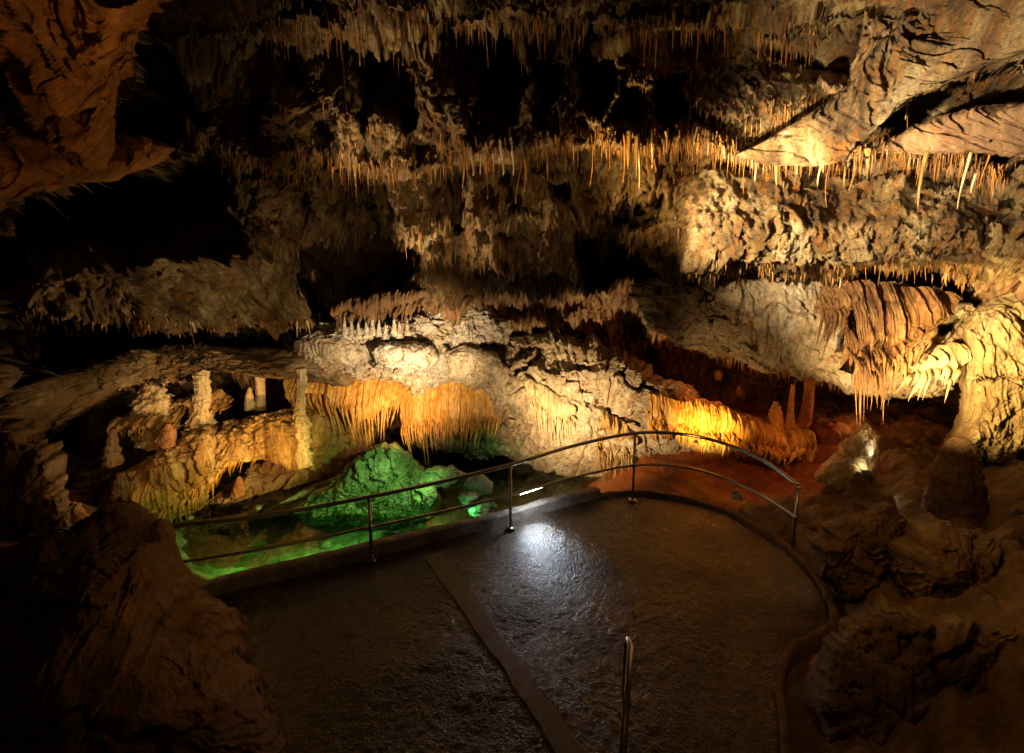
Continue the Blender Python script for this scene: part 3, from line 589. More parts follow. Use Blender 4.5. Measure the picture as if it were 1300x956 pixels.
mass('rock_slab', [(930, 196), (975, 172), (1020, 148), (1055, 128), (1084, 102), (1106, 64), (1148, 20), (1200, -60), (1460, -60), (1460, 26), (1310, 62), (1225, 92), (1160, 122), (1110, 158), (1075, 196), (1030, 208), (975, 206)],
     lambda x, y: np.interp(x, [930, 1020, 1100, 1300, 1460], [7.75, 7.15, 6.3, 4.9, 4.1])-.003*(y-60), .3, M['ceil'], 'large pale slab slanting up to the top right corner of the ceiling', 'rock slab', back=.8, disp=.085, seed=140, nA=640, nR=190, centre=(1180, 90), fsc=2.1, pw=5, rag=5, tilt=math.radians(34), attrs=True, wob=.05)
mass('rock_slab', [(1110, 195), (1160, 160), (1230, 140), (1310, 128), (1460, 110), (1460, 190), (1310, 200), (1220, 196), (1160, 200)],
     lambda x, y: np.interp(x, [1100, 1300, 1460], [7.0, 5.5, 4.7]), .2, M['wall'], 'darker brown slab tucked beneath the large pale slab at upper right', 'rock slab', back=.7, disp=.07, seed=141, nA=480, nR=110, centre=(1260, 165), fsc=1.7, pw=5, rag=4, tilt=math.radians(24), attrs=True, wob=.05)
# right foreground boulder block and others
mass('boulder', [(1030, 690), (1045, 665), (1085, 652), (1130, 640), (1150, 668), (1140, 720), (1118, 755), (1085, 768), (1062, 758), (1040, 725)],
     5.6, .5, M['mound'], 'large angular dark boulder beside the curved end of the railing', 'boulder', disp=.09, seed=64, nA=300, nR=90)
mass('boulder', [(1120, 690), (1160, 660), (1220, 668), (1300, 690), (1330, 740), (1290, 790), (1200, 800), (1140, 770)], 5.3, .6, M['ground'],
     'wide low brown boulder at the right edge, below the dark stalagmite', 'boulder', disp=.09, seed=65, nA=360, nR=90)
mass('boulder', [(1060, 800), (1120, 775), (1200, 790), (1290, 800), (1340, 860), (1300, 960), (1150, 980), (1060, 950), (1030, 880)], 3.9, .35, M['ground'],
     'rough brown boulder in the bottom right corner beside the kerb', 'boulder', disp=.075, seed=66, nA=360, nR=100)
mass('boulder', [(-10, 560), (30, 548), (60, 570), (78, 620), (95, 668), (60, 700), (-20, 700)], 6.4, .5, M['wall'], 'dark brown rock face at the left edge behind the railing', 'boulder', disp=.15, seed=67, nA=260, nR=80)
mass('boulder', [(68, 650), (84, 634), (100, 640), (118, 662), (110, 690), (74, 690)], 6.6, .35, M['orange'], 'small rusty brown boulder behind the left end of the handrail', 'boulder', disp=.10, seed=68, nA=200, nR=60)
# pool rocks (green light)
mass('green_rock', [(372, 646), (410, 620), (444, 592), (470, 574), (498, 567), (518, 576), (536, 600), (556, 634), (548, 660), (440, 668), (385, 664)],
     lin(380, 9.9, 560, 10.4), .8, M['bed'], 'pointed green lit rock rising from the middle of the pool', 'rock', disp=.10, seed=74, nA=480, nR=170, centre=(475, 630), fsc=3.4, aniso_z=1)
mass('green_rock', [(505, 548), (540, 546), (590, 556), (640, 552), (690, 562), (705, 580), (650, 578), (580, 572), (530, 568)],
     lin(505, 12.9, 700, 11.9), .5, M['bed'], 'long green lit rock bank at the far shore of the pool', 'rock', disp=.12, seed=75, nA=360, nR=90, centre=(600, 563))
mass('green_rock', [(532, 610), (545, 596), (575, 590), (590, 600), (580, 612), (548, 616)], 9.4, .25, M['bed'], 'flat green boulder just right of the pointed pool rock', 'rock', disp=.07, seed=76, nA=200, nR=60)
mass('green_rock', [(524, 622), (552, 616), (557, 630), (548, 644), (526, 646)], 8.6, .25, M['bed'], 'square green boulder below the flat one, behind the top rail', 'rock', disp=.04, seed=77, nA=200, nR=60)
mass('green_rock', [(215, 672), (300, 652), (360, 634), (400, 614), (440, 600), (436, 614), (390, 632), (330, 652), (270, 674), (225, 684)],
     lin(215, 8.9, 440, 10.9), .25, M['bed'], 'narrow green lit rock ledge along the left pool shore', 'rock', disp=.12, seed=78, nA=360, nR=80, centre=(330, 650))
for k, (x, y, r, yy, t) in enumerate([(606, 614, 16, 9.6, 'yellow green'), (594, 632, 10, 9.0, 'small round green'), (618, 640, 9, 8.9, 'tiny mossy green'), (610, 655, 14, 8.5, 'sunken dark green')]):
    a = np.linspace(0, 2*PI, 9)[:-1]; rr = r*(1+.25*RNG.standard_normal(8))
    mass('pool_stone', [(x+q*math.cos(b)*1.2, y+q*math.sin(b)*.8) for q, b in zip(rr, a)], yy, .2, M['bed'],
         ['yellow green stone in the pool, uppermost of the four behind the rail post', 'small round green stone in the pool, left below the uppermost one', 'tiny mossy green stone in the pool beside the rail post', 'lowest sunken dark green stone in the pool near the kerb'][k], 'stone', disp=.05, seed=80+k, nA=120, nR=40)

# submerged stones: one shape, copied
th_ = np.linspace(0, 2*PI, 40, endpoint=False); ph_ = np.linspace(-PI/2, PI/2, 24)
SV = np.stack([np.cos(ph_)[:, None]*np.cos(th_)[None], np.cos(ph_)[:, None]*np.sin(th_)[None], np.sin(ph_)[:, None]+0*th_[None]*0], -1)
sts = []
for k in range(4):
    q = SV*1.3+k*5; V = SV*(1+.35*facet(q, k+200)+.12*fbm(q*3, 3, k+210))[..., None]*np.array([1, .85, .6]); sts.append((V, gridF(24, 40, True)))
stone0 = [obj('pool_stone', V, F_s, M['bed']) for V, F_s in sts]
rs_ = random.Random(12); spots = [(262, 715), (300, 726), (292, 700), (345, 712), (330, 690), (385, 706), (415, 690), (372, 722), (440, 704), (470, 690), (505, 690), (520, 676), (560, 672), (585, 660), (548, 686), (610, 668), (632, 652), (590, 676), (655, 640), (680, 628), (640, 634), (700, 632)]
for i, (x, y) in enumerate(spots):
    src = stone0[i % 4]; o = src if i < 4 else src.copy()
    if i >= 4: C.objects.link(o)
    w_ = G(x, y, -1.45); r = rs_.uniform(.10, .30); o.location = (w_[0], w_[1], -1.5+.3*r); o.scale = (r, r, r); o.rotation_euler = (rs_.uniform(-.3, .3), rs_.uniform(-.3, .3), rs_.uniform(0, 6))
    tag(o, 'rounded green lit stone lying under the clear water of the pool', 'stone', 'submerged stones on the pool bed')

# ------------------------------------------------------------------ 4. stalactites, draperies
def finger(mb, top, L, r, lean=(0, 0), seg=7, n=9, wob=.15, pw=1.25, tip=.06, root=0):
    t = np.linspace(0, 1, n); x = top[0]+lean[0]*L*t+wob*r*np.sin(t*5+random.random()*6)
    y = top[1]+lean[1]*L*t+wob*r*np.cos(t*4+random.random()*6); z = top[2]+.12*r-L*t
    rad = r*np.maximum((1-t**pw), tip)*(1+.10*np.sin(t*17+random.random()*6)); rad[-1] = r*.02
    if root: rad = rad*(.15+.85*smooth(0, .38, t)); y = y+root*(1-smooth(0, .45, t))
    mb.tube(np.stack([x, y, z], -1), rad, seg)
def drapery(name, top, bottom, m, label, n=40, r=(.05, .12), rows=2, lean=(0, 0), jag=.25, backm=None, depthrow=.12, parent=None, sheet=.8, seed=0, cat='flowstone curtain'):
    """fused curtain of hanging flowstone: top and bottom lines are (px,py,Y)"""
    rs = random.Random(seed); mb = MB()
    T_ = resample(np.array(top, float), 200); B_ = resample(np.array(bottom, float), 200)
    W1 = P(T_[:, 0], T_[:, 1], T_[:, 2]); W2 = P(B_[:, 0], B_[:, 1], B_[:, 2])
    # backing sheet with flutes
    nu, nv = 240, 60; t = np.linspace(0, 1, nv)[:, None, None]*sheet
    i = np.linspace(0, 199, nu).astype(int); A_ = W1[i][None]*(1-t)+W2[i][None]*t
    A_[..., 1] -= .22*np.sin(np.linspace(0, 1, nv)*PI)[:, None]**.7
    fl = ridge(np.stack([A_[..., 0]*7, A_[..., 1]*0, A_[..., 2]*.5], -1), 3, seed+3)
    A_[..., 1] -= .16*fl
    A_[..., 2] += (.22*fbm(A_*np.array([4, 0, 0])+seed, 3, 9)+.1*fbm(A_*np.array([15, 0, 0])+seed, 2, 19))*np.linspace(0, 1, nv)[:, None]**1.5
    A_[..., 2] += .10*fbm(A_*np.array([3, 0, 0])+seed, 3, 29)
    A_ += .03*np.stack([fbm(A_*6, 2, 1), fbm(A_*6, 3, 2), fbm(A_*6, 2, 3)], -1)
    Bk = A_.copy()[::-1]; Bk[..., 1] += .35
    S_ = np.concatenate([A_, Bk]); mb.add(S_, gridF(len(S_), nu))
    for row in range(rows):
        for k in range(n):
            u = (k+rs.random())/n*199; i = int(u); w1 = W1[i]; w2 = W2[i]
            v0 = .05+row*.22+rs.random()*.25; s = w1*(1-v0)+w2*v0
            Lf = (np.linalg.norm(w2-s))*(1+jag*(rs.random()*2-1.1))
            if rs.random() < .12: Lf *= 1.25
            rad = rs.uniform(*r)*(.7 if row else 1)
            s = s+np.array([0, -.06-depthrow*row-rs.random()*.14, 0]); Lf *= .72+.5*abs(math.sin(k*.9+seed)*math.sin(k*.31+2*seed))
            d = (w2-w1); d = d/abs(d[2]+1e-6)
            finger(mb, s, max(Lf, .08), rad, (lean[0]+d[0], lean[1]+d[1]*.5), wob=.35, n=13, root=.28)
    return tag(mb.build(name, m, parent), label, cat)
drapery('flowstone_curtain', [(366, 466, 12.0), (420, 468, 11.9), (470, 466, 11.9), (516, 478, 12.0)], [(372, 520, 11.0), (400, 516, 11.0), (440, 530, 11.0), (470, 546, 11.0), (486, 530, 11.1), (505, 514, 11.4)],
        M['flow'], 'long amber stalactite curtain hanging over the dark green cavity, below the white rock', n=60, r=(.035, .09), seed=1)
drapery('flowstone_curtain', [(506, 480, 12.1), (560, 482, 12.1), (600, 486, 12.1), (646, 494, 12.2)], [(515, 560, 11.5), (560, 556, 11.5), (600, 556, 11.5), (632, 545, 11.7)],
        M['flow'], 'short dense amber curtain just right of the dark cavity above the far shore', n=70, r=(.025, .06), rows=3, seed=2)
drapery('flowstone_curtain', [(664, 480, 11.15), (696, 492, 11.0), (728, 512, 10.9)], [(674, 522, 11.0), (704, 552, 10.85), (730, 545, 10.8)],
        M['flowpale'], 'pale pinkish stalactite cluster on the front of the cream dome', n=34, r=(.018, .045), seed=3, sheet=.6, jag=.6)
drapery('flowstone_curtain', [(820, 500, 10.5), (860, 504, 10.3), (900, 512, 10.1), (950, 530, 9.9), (992, 548, 9.7)], [(822, 548, 10.4), (860, 556, 10.2), (905, 566, 10.0), (955, 575, 9.8), (985, 582, 9.6)],
        M['flow'], 'glowing golden flowstone fringe lit from below at the foot of the cream dome', n=74, r=(.035, .09), rows=3, seed=4, depthrow=.1)
drapery('flowstone_curtain', [(1000, 548, 9.7), (1030, 546, 9.6)], [(985, 580, 9.6), (1025, 582, 9.5)], M['flow'], 'small rounded amber flowstone cascade under the two thin columns', n=16, r=(.08, .15), seed=5)
# right hanging brown drapery, leaning left
drapery('flowstone_curtain', [(1062, 358, 8.1), (1110, 358, 8.0), (1160, 364, 7.9), (1215, 378, 7.8)], [(1080, 496, 7.7), (1104, 486, 7.6), (1128, 470, 7.6), (1160, 418, 7.6)],
        M['browncurtain'], 'large brown hanging curtain leaning left on the front of the pale slab', n=70, r=(.025, .06), rows=3, seed=6, sheet=.85, jag=.4)
drapery('flowstone_curtain', [(1050, 364, 8.2), (1075, 364, 8.1)], [(1038, 425, 8.0), (1062, 418, 7.9)], M['browncurtain'], 'pair of narrow dark brown fins hanging left of the large brown curtain', n=16, r=(.03, .06), rows=2, seed=7, sheet=.6)
drapery('flowstone_curtain', [(1150, 450, 7.75), (1185, 440, 7.7), (1215, 436, 7.6)], [(1120, 490, 7.7), (1180, 492, 7.6), (1206, 490, 7.5)], M['flowpale'], 'cream drips on the lower right end of the pale slab beside the giant column', n=9, r=(.05, .09), seed=8, sheet=.5)
# left shelf curtain edge
drapery('flowstone_curtain', [(175, 620, 8.6), (220, 592, 9.0), (270, 566, 9.5), (320, 545, 10.1), (370, 532, 10.8), (430, 530, 11.6)], [(180, 668, 8.6), (228, 655, 9.0), (262, 632, 9.4), (300, 590, 10.0), (350, 566, 10.7), (420, 560, 11.4)],
        M['flow'], 'fluted golden fringe draping the front of the left flowstone shelf', n=86, r=(.03, .09), rows=3, seed=9, jag=.3)
drapery('flowstone_curtain', [(760, 520, 10.7), (780, 530, 10.6), (806, 545, 10.5)], [(752, 596, 10.75), (775, 604, 10.65), (800, 600, 10.65)],
        M['gold'], 'streak of fine brownish drips on the lower front of the cream dome', n=26, r=(.012, .035), seed=11, sheet=.3, jag=.6)
drapery('flowstone_curtain', [(150, 530, 9.3), (180, 524, 9.3), (225, 530, 9.4)], [(150, 552, 9.3), (185, 548, 9.3), (222, 556, 9.3)],
        M['gold'], 'short layered fringe around the foot of the pagoda-like column', n=24, r=(.02, .05), seed=12, rows=2)
drapery('flowstone_curtain', [(228, 505, 9.9), (262, 502, 10.0), (290, 508, 10.1)], [(228, 524, 9.9), (262, 520, 10.0), (288, 524, 10.1)],
        M['gold'], 'small cream fringe behind the tall knobbly column', n=16, r=(.02, .045), seed=13)
drapery('flowstone_curtain', [(372, 510, 11.6), (400, 506, 11.7), (440, 512, 11.8)], [(375, 545, 11.5), (402, 556, 11.6), (436, 552, 11.7)],
        M['flowpale'], 'cream drips between the left shelf and the amber curtain', n=22, r=(.02, .06), seed=14)
# dark brown teeth above the white rock
drapery('flowstone_curtain', [(425, 385, 10.6), (480, 372, 10.6), (540, 362, 10.6), (620, 352, 10.5)], [(430, 414, 10.6), (480, 412, 10.6), (540, 396, 10.6), (600, 384, 10.5)],
        M['mound'], 'dark brown curtain of ribs in shadow directly above the white rock', n=44, r=(.05, .1), rows=2, seed=10)

# single stalactites: eight shapes, copied
def straw_mesh(k):
    mb = MB(); random.seed(100+k); n = 12; t = np.linspace(0, 1, n); thick = [1, .7, 1.9, .5, 1.5, .8, 2.4, .6][k]
    wob = .03*np.array([math.sin(a*3+k) for a in t]); rad = .0125*thick*(1-t**1.3*.75)*(1+.13*np.sin(t*13+k)); rad[0] *= .6; rad[-1] = .003
    mb.tube(np.stack([wob, wob*.5, .02-t], -1), rad, 8)
    return mesh_from('stalactite', np.concatenate(mb.V), np.concatenate(mb.F))
STR = [straw_mesh(k) for k in range(8)]
for i_, s_ in enumerate(STR): s_.materials.append(M[('straw', 'straw', 'flowpale', 'straw', 'browncurtain', 'straw', 'gold', 'browncurtain')[i_]])
proto = bpy.data.objects.new('stalactite', STR[0]); C.objects.link(proto); used = [False]
rnd = random.Random(5)
def hang(px, py, L, label, group, thick=1.0, Yoff=0.0, W_=None):
    w = shell_at(px, py) if W_ is None else np.array(W_)
    L = L*(.55+.9*abs(math.sin(px*.043+1.3)*math.sin(px*.017)))*rnd.choice([.35, .6, .8, 1, 1.6])
    o = proto if not used[0] else proto.copy()
    if used[0]: C.objects.link(o)
    used[0] = True
    o.data = STR[rnd.randrange(8)]; o.location = (w[0], w[1]+Yoff, w[2]+.10); o.scale = (thick, thick, L+.10); o.rotation_euler = (rnd.uniform(-.05, .05), rnd.uniform(-.05, .05), rnd.uniform(0, 6.28))
    return tag(o, label, 'stalactite', group)
small = []   # positions of the tiny ones, beyond the 300 that show largest
def row(name, n, x0, x1, L, label, group, up_=(2, 10), thick=(.7, 1.3), clump=.5):
    for k in range(n):
        x = rnd.uniform(x0, x1)
        if rnd.random() < clump: x = x0+(x1-x0)*round((x-x0)/(x1-x0)*9)/9+rnd.gauss(0, 16)
        y = float(ledge_y(name, x))-rnd.uniform(*up_)
        hang(x, y, rnd.uniform(*L)*rnd.uniform(.6, 1.2), label, group, rnd.uniform(*thick), -.05)
row('upper_row', 115, 560, 1110, (.18, .62), 'thin rusty stalactite in the dense lit row along the middle ceiling ledge', 'stalactites in the lit row along the middle ceiling ledge', (-2, 12), (.7, 1.5))
row('upper_row', 22, 1110, 1300, (.12, .35), 'short rusty stalactite on the ceiling ledge at the right', 'short stalactites on the right end of the ceiling ledge', (0, 10))
row('upper_row', 26, 240, 560, (.15, .4), 'dim brown stalactite on the shaded left half of the ceiling ledge', 'stalactites on the shaded left half of the ceiling ledge', (0, 10))
row('top_row', 46, 360, 1000, (.2, .75), 'long thin stalactite near the top of the picture', 'stalactites hanging from the topmost ledge', (-4, 14), (.5, 1.1))
row('right_row', 48, 850, 1225, (.1, .36), 'small stalactite fringing the overhang above the pale hanging slab', 'stalactites fringing the overhang above the hanging slab', (0, 10), (.6, 1.1))
row('left_band', 30, 210, 400, (.12, .3), 'small buff stalactite under the left rock band', 'stalactites under the left rock band', (0, 8), (.7, 1.2))
for k in range(12): hang(rnd.uniform(1128, 1160), rnd.uniform(80, 100), rnd.uniform(.15, .4), 'thin orange stalactite in the little cluster on the bright upper right slab', 'cluster on the upper right slab', .7)
# the many tiny ones
mb = MB()
for (x0_, y0_), (x1_, y1_), n_ in (((905, 452), (990, 474), 40), ((990, 474), (1075, 492), 44), ((1075, 492), (1130, 503), 26)):
    for k in range(n_):
        t_ = rnd.random(); finger(mb, P(x0_+(x1_-x0_)*t_, y0_+(y1_-y0_)*t_-6, float(lin_slab(x0_+(x1_-x0_)*t_))-.1), rnd.uniform(.08, .25), rnd.uniform(.01, .03), seg=5, n=6)
def tiny(n, x0, x1, yf, L, r=(.006, .016)):
    for k in range(n):
        x = rnd.uniform(x0, x1); w = shell_at(x, yf(x)); finger(mb, w+np.array([0, -.02, .03]), rnd.uniform(*L), rnd.uniform(*r), (rnd.uniform(-.05, .05), 0), seg=5, n=6)
tiny(1500, 240, 1300, lambda x: float(ledge_y('upper_row', x))-rnd.uniform(-8, 24), (.08, .36), (.005, .013))
tiny(800, 340, 1040, lambda x: float(ledge_y('top_row', x))-rnd.uniform(-30, 20), (.08, .4))
tiny(300, 845, 1225, lambda x: float(ledge_y('right_row', x))-rnd.uniform(-2, 12), (.05, .18))
tiny(220, 0, 400, lambda x: float(ledge_y('left_band', x))-rnd.uniform(-2, 8), (.05, .16))
for k in range(230):
    x_ = rnd.uniform(110, 440); y_ = float(np.interp(x_, [100, 150, 200, 260, 320, 370, 420, 450], [510, 484, 468, 464, 468, 476, 484, 482]))
    finger(mb, P(x_, y_-6, float(ledY(x_, 0))-rnd.uniform(-.1, .25)), rnd.uniform(.06, .3), rnd.uniform(.008, .028), seg=5, n=6)
tiny(260, 400, 900, lambda x: float(ledge_y('mid_row', x))-rnd.uniform(-2, 10), (.05, .25))
tiny(900, 330, 880, lambda x: rnd.uniform(30, 330), (.06, .35), (.005, .014))
tiny(260, 860, 1100, lambda x: 175+rnd.uniform(-55, 25), (.06, .3), (.005, .012))
tiny(70, 880, 1290, lambda x: rnd.uniform(40, 230), (.05, .2), (.006, .012))
tag(mb.build('stalactites', M['tinystraw']), 'countless tiny straw stalactites fringing the ceiling ledges', 'stalactites', kind='stuff')

# ------------------------------------------------------------------ 5. columns and stalagmites
def lathe(name, base, top, prof, m, label, cat, tiers=0, tamp=.2, disp=.05, seed=0, seg=110, n=200, group=None, sag=0):
    """prof: list of (t, radius) base->top. base/top world points"""
    base = np.array(base, float); top = np.array(top, float)
    t = np.linspace(0, 1, n); pr = np.array(prof, float); r = np.interp(t, pr[:, 0], pr[:, 1])
    H = np.linalg.norm(top-base)
    if tiers:
        pass
    th = np.linspace(0, 2*PI, seg, endpoint=False)
    cen_ = base[None]*(1-t[:, None])+top[None]*t[:, None]+.05*H*.3*np.stack([np.sin(t*4+seed), np.cos(t*3+seed), t*0], -1)*np.minimum(t, 1-t)[:, None]*2
    V = cen_[:, None]+r[:, None, None]*np.stack([np.cos(th), np.sin(th), th*0], -1)[None]
    d = np.stack([np.cos(th), np.sin(th), th*0], -1)[None]
    q = V+seed*2.3; rr = r[:, None]
    if tiers:
        cyl = np.stack([np.broadcast_to(np.cos(th)*1.1, V.shape[:2]), np.broadcast_to(np.sin(th)*1.1, V.shape[:2]), np.broadcast_to(t[:, None]*tiers*.5, V.shape[:2])], -1)+seed*1.7
        tt_ = t[:, None]*tiers+.9*fbm(cyl, 3, seed+50)
        ph = tt_ % 1.0; am = tamp*(.4+1.2*np.clip(.5+fbm(cyl*.8+9, 2, seed+51), 0, 1))
        V = V+d*(rr*am*((1-ph)**1.4-.4))[..., None]
    h = disp*(facet(q*5, seed)+.5*facet(q*12, seed+3)+.4*fbm(q*20, 2, seed+2))
    if tiers: h = h+.6*disp*ridge(np.stack([np.broadcast_to(th*4, V.shape[:2]), 0*V[..., 0], V[..., 2]*2], -1), 2, seed+4)
    V = V+d*(h*np.clip(rr/.12, .25, 1))[..., None]
    V = np.concatenate([np.broadcast_to(base, (1, seg, 3)), V, np.broadcast_to(top, (1, seg, 3))])
    return tag(obj(name, V, gridF(len(V), seg, True), m), label, cat, group)
def col_px(name, px, pyb, pyt, Y, wpx, m, label, prof=None, lean=0, cat='cave column', **kw):
    """wpx: (base half width px, top half width px)"""
    if cat == 'cave column': pyt -= 10; pyb += 6
    b = P(px, pyb, Y); t_ = P(px+lean, pyt, Y); s = Y/FOC
    prof = prof or [(0, wpx[0]*s), (1, wpx[1]*s)]
    if prof and wpx is None: prof = [(a, w*s) for a, w in prof]
    return lathe(name, b, t_, prof, m, label, cat, **kw)
col_px('column', 196, 560, 452, 9.6, None, M['flowpale'], 'pagoda-like tiered column under the left rock shelf', prof=[(0, 14), (.2, 18), (.38, 17), (.5, 14), (.62, 9), (.85, 6), (1, 7)], tiers=9, tamp=.5, seed=3, disp=.11)
col_px('column', 255, 555, 452, 9.8, None, M['flowpale'], 'tall knobbly column with a bulging foot, right of the pagoda-like one', prof=[(0, 15), (.1, 12), (.18, 14), (.36, 10), (.45, 7), (.8, 7), (1, 8)], tiers=10, tamp=.25, seed=5, disp=.08)
col_px('column', 330, 514, 474, 10.8, None, M['flowpale'], 'short thick smooth column beneath the left rock shelf', prof=[(0, 8), (.2, 5.5), (.8, 6), (1, 7)], seed=6, disp=.03)
col_px('stalagmite', 317, 520, 492, 10.6, None, M['flowpale'], 'small pointed stalagmite left of the short thick column', cat='stalagmite', prof=[(0, 6), (.6, 4.5), (1, 1.5)], tiers=4, seed=7, disp=.03)
col_px('column', 383, 584, 478, 10.35, None, M['flowpale'], 'knotted pale column at the right end of the flowstone shelf', prof=[(0, 10), (.2, 8), (.45, 9), (.55, 6), (.8, 4), (1, 5)], tiers=7, tamp=.3, seed=8, disp=.08)
col_px('stalagmite', 143, 590, 545, 8.6, None, M['wall'], 'dim grey stalagmite at the far left under the shelf', cat='stalagmite', prof=[(0, 10), (.5, 7), (1, 3)], tiers=5, seed=9)
col_px('stalagmite', 153, 640, 600, 8.4, None, M['wall'], 'dim brown stalagmite in front of the shelf at its left end', cat='stalagmite', prof=[(0, 9), (.6, 8), (1, 3)], tiers=3, seed=10)
col_px('stalactite', 151, 462, 495, 8.6, None, M['flowpale'], 'stubby pale stalactite left of the pagoda-like column', cat='stalactite', prof=[(0, 7), (.6, 5), (1, 2)], seed=11, disp=.03)
col_px('stalagmite', 213, 566, 538, 9.0, None, M['orange'], 'rusty rounded stalagmite between the two tall left columns', cat='stalagmite', prof=[(0, 9), (.7, 8), (1, 3)], seed=12)
col_px('stalagmite', 303, 628, 605, 9.9, None, M['orange'], 'stubby orange stalagmite on the bank at the pool edge', cat='stalagmite', prof=[(0, 9), (.6, 6), (1, 2)], seed=13)
# right side
col_px('column', 1018, 550, 462, 9.9, None, M['straw'], 'slim tilted reddish column reaching the slab above', prof=[(0, 12), (.15, 8), (.5, 6), (1, 6)], lean=16, seed=14, disp=.025)
col_px('stalagmite', 1002, 545, 488, 9.9, None, M['flow'], 'very thin beaded stalagmite left of the tilted column', cat='stalagmite', prof=[(0, 6), (.4, 3.4), (1, 2.2)], lean=5, tiers=7, seed=15, disp=.02)
col_px('stalagmite', 985, 560, 510, 9.8, None, M['flow'], 'conical golden stalagmite on the end of the golden fringe', cat='stalagmite', prof=[(0, 16), (.3, 9), (.8, 6), (1, 2.5)], tiers=8, tamp=.2, seed=16)
col_px('stalagmite', 1212, 656, 556, 6.2, None, M['mound'], 'tall dark rounded stalagmite standing before the giant column', cat='stalagmite', prof=[(0, 34), (.2, 30), (.5, 26), (.72, 21), (.88, 14), (1, 5)], lean=8, seed=17, disp=.08)
mass('stalagmite', [(1036, 606), (1046, 585), (1064, 562), (1080, 546), (1096, 538), (1108, 545), (1112, 566), (1104, 590), (1098, 612), (1060, 618)], 8.0, .45, M['flowpale'],
     'hunched pale stalagmite with a bright cap in front of the red recess', 'stalagmite', disp=.06, seed=18, nA=300, nR=90)
col_px('stalagmite', 1155, 585, 561, 9.0, None, M['flowpale'], 'tiny leaning greenish stalagmite behind the hunched pale one', cat='stalagmite', prof=[(0, 6), (.7, 5), (1, 3.5)], lean=3, seed=19, disp=.03)
col_px('stalagmite', 1090, 628, 600, 6.8, None, M['mound'], 'small dark stalagmite shading the bright ground lamp', cat='stalagmite', prof=[(0, 12), (.6, 9), (1, 3)], seed=20)
col_px('stalagmite', 1127, 652, 628, 6.0, None, M['mound'], 'stubby dark stalagmite in front of the ground lamp, above the big boulder', cat='stalagmite', prof=[(0, 12), (.6, 9), (1, 5)], seed=21)
col_px('stalagmite', 936, 632, 622, 7.9, None, M['white'], 'little white stalagmite stub on the red clay just behind the lower rail', cat='stalagmite', prof=[(0, 7), (.7, 6), (1, 3)], seed=22, disp=.02)
# spikes on the white rock
for k, x in enumerate([437, 446, 455, 466, 473, 481, 489, 500, 507, 517]):
    y = 420+rnd.uniform(-3, 3); hh = [14, 9, 8, 20, 13, 10, 8, 14, 10, 8][k]
    col_px('stalagmite', x, y+8, y-hh*1.3, 10.35, None, M['white'], 'small white spike stalagmite in the row on top of the white rock', cat='stalagmite', prof=[(0, 5), (.4, 2.6), (1, .6)], tiers=4, seed=30+k, disp=.015, seg=24, n=40, group='white spikes on top of the white rock')
# bumps on the red wall
for k, (x, y) in enumerate([(925, 460), (912, 476), (938, 497), (877, 496)]):
    mass('calcite_knob', [(x-3, y-5), (x+2, y-7), (x+5, y-1), (x+3, y+7), (x-3, y+6), (x-5, y+1)], 12.0, .2, M['flow'], ['uppermost', 'second highest', 'lowest right', 'far left'][k]+' of the four amber calcite knobs glowing on the dark red wall', 'calcite knob', disp=.05, seed=90+k, nA=80, nR=24)

# ------------------------------------------------------------------ 6. railing
base_px = [(-90, 822), (60, 806), (205, 772), (340, 742), (472, 712), (560, 692), (648, 672), (730, 650), (803, 636), (860, 638), (910, 652), (960, 674), (1006, 700)]
top_y = [655, 668, 672, 655, 631, 612, 590, 565, 550, 551, 562, 584, 616]
bw = np.array([G(x, y) for x, y in base_px]); tz = np.array([float(P(x, ty, b[1])[2]) for (x, y), ty, b in zip(base_px, top_y, bw)])
tz = np.where(np.arange(len(tz)) < 3, np.array([1.0]*len(tz)), tz)
path3 = np.column_stack([bw[:, :2], tz]); tp = catmull(path3, 200); mid = tp.copy(); mid[:, 2] -= np.clip(tp[:, 2]*.47, .3, .6)
rail = empty('railing', 'curved two-bar stainless steel railing following the walkway edge above the pool', 'railing', tuple(G(648, 672)))
def inst(mb, name, m, par):
    o = mb.build(name, m); o.parent = par; o.matrix_parent_inverse = Matrix.Translation(-Vector(par.location)); return o
a = MB(); a.tube(tp, .026, 12); inst(a, 'top_rail', M['steel'], rail)
a = MB(); a.tube(mid, .019, 10); inst(a, 'mid_rail', M['steel'], rail)
for px in (205, 472, 648, 803, 1006):
    i = [b[0] for b in base_px].index(px); b_ = path3[i]
    a = MB(); a.tube([(b_[0], b_[1], .0), (b_[0], b_[1], b_[2]-.03)], .021, 10); a.tube([(b_[0], b_[1], 0.0), (b_[0], b_[1], .02)], .05, 14)
    a.box((b_[0], b_[1], .026), (.13, .13, .012)); [a.tube([(b_[0]+sx*.045, b_[1]+sy*.045, .03), (b_[0]+sx*.045, b_[1]+sy*.045, .046)], .009, 6) for sx in (-1, 1) for sy in (-1, 1)]
    mz = float(mid[np.argmin(np.hypot(mid[:, 0]-b_[0], mid[:, 1]-b_[1])), 2]); a.tube([(b_[0], b_[1], mz-.035), (b_[0], b_[1], mz+.035)], .028, 10); a.tube([(b_[0], b_[1], b_[2]-.06), (b_[0], b_[1], b_[2]-.015)], .03, 10)
    inst(a, 'post', M['steel'], rail)
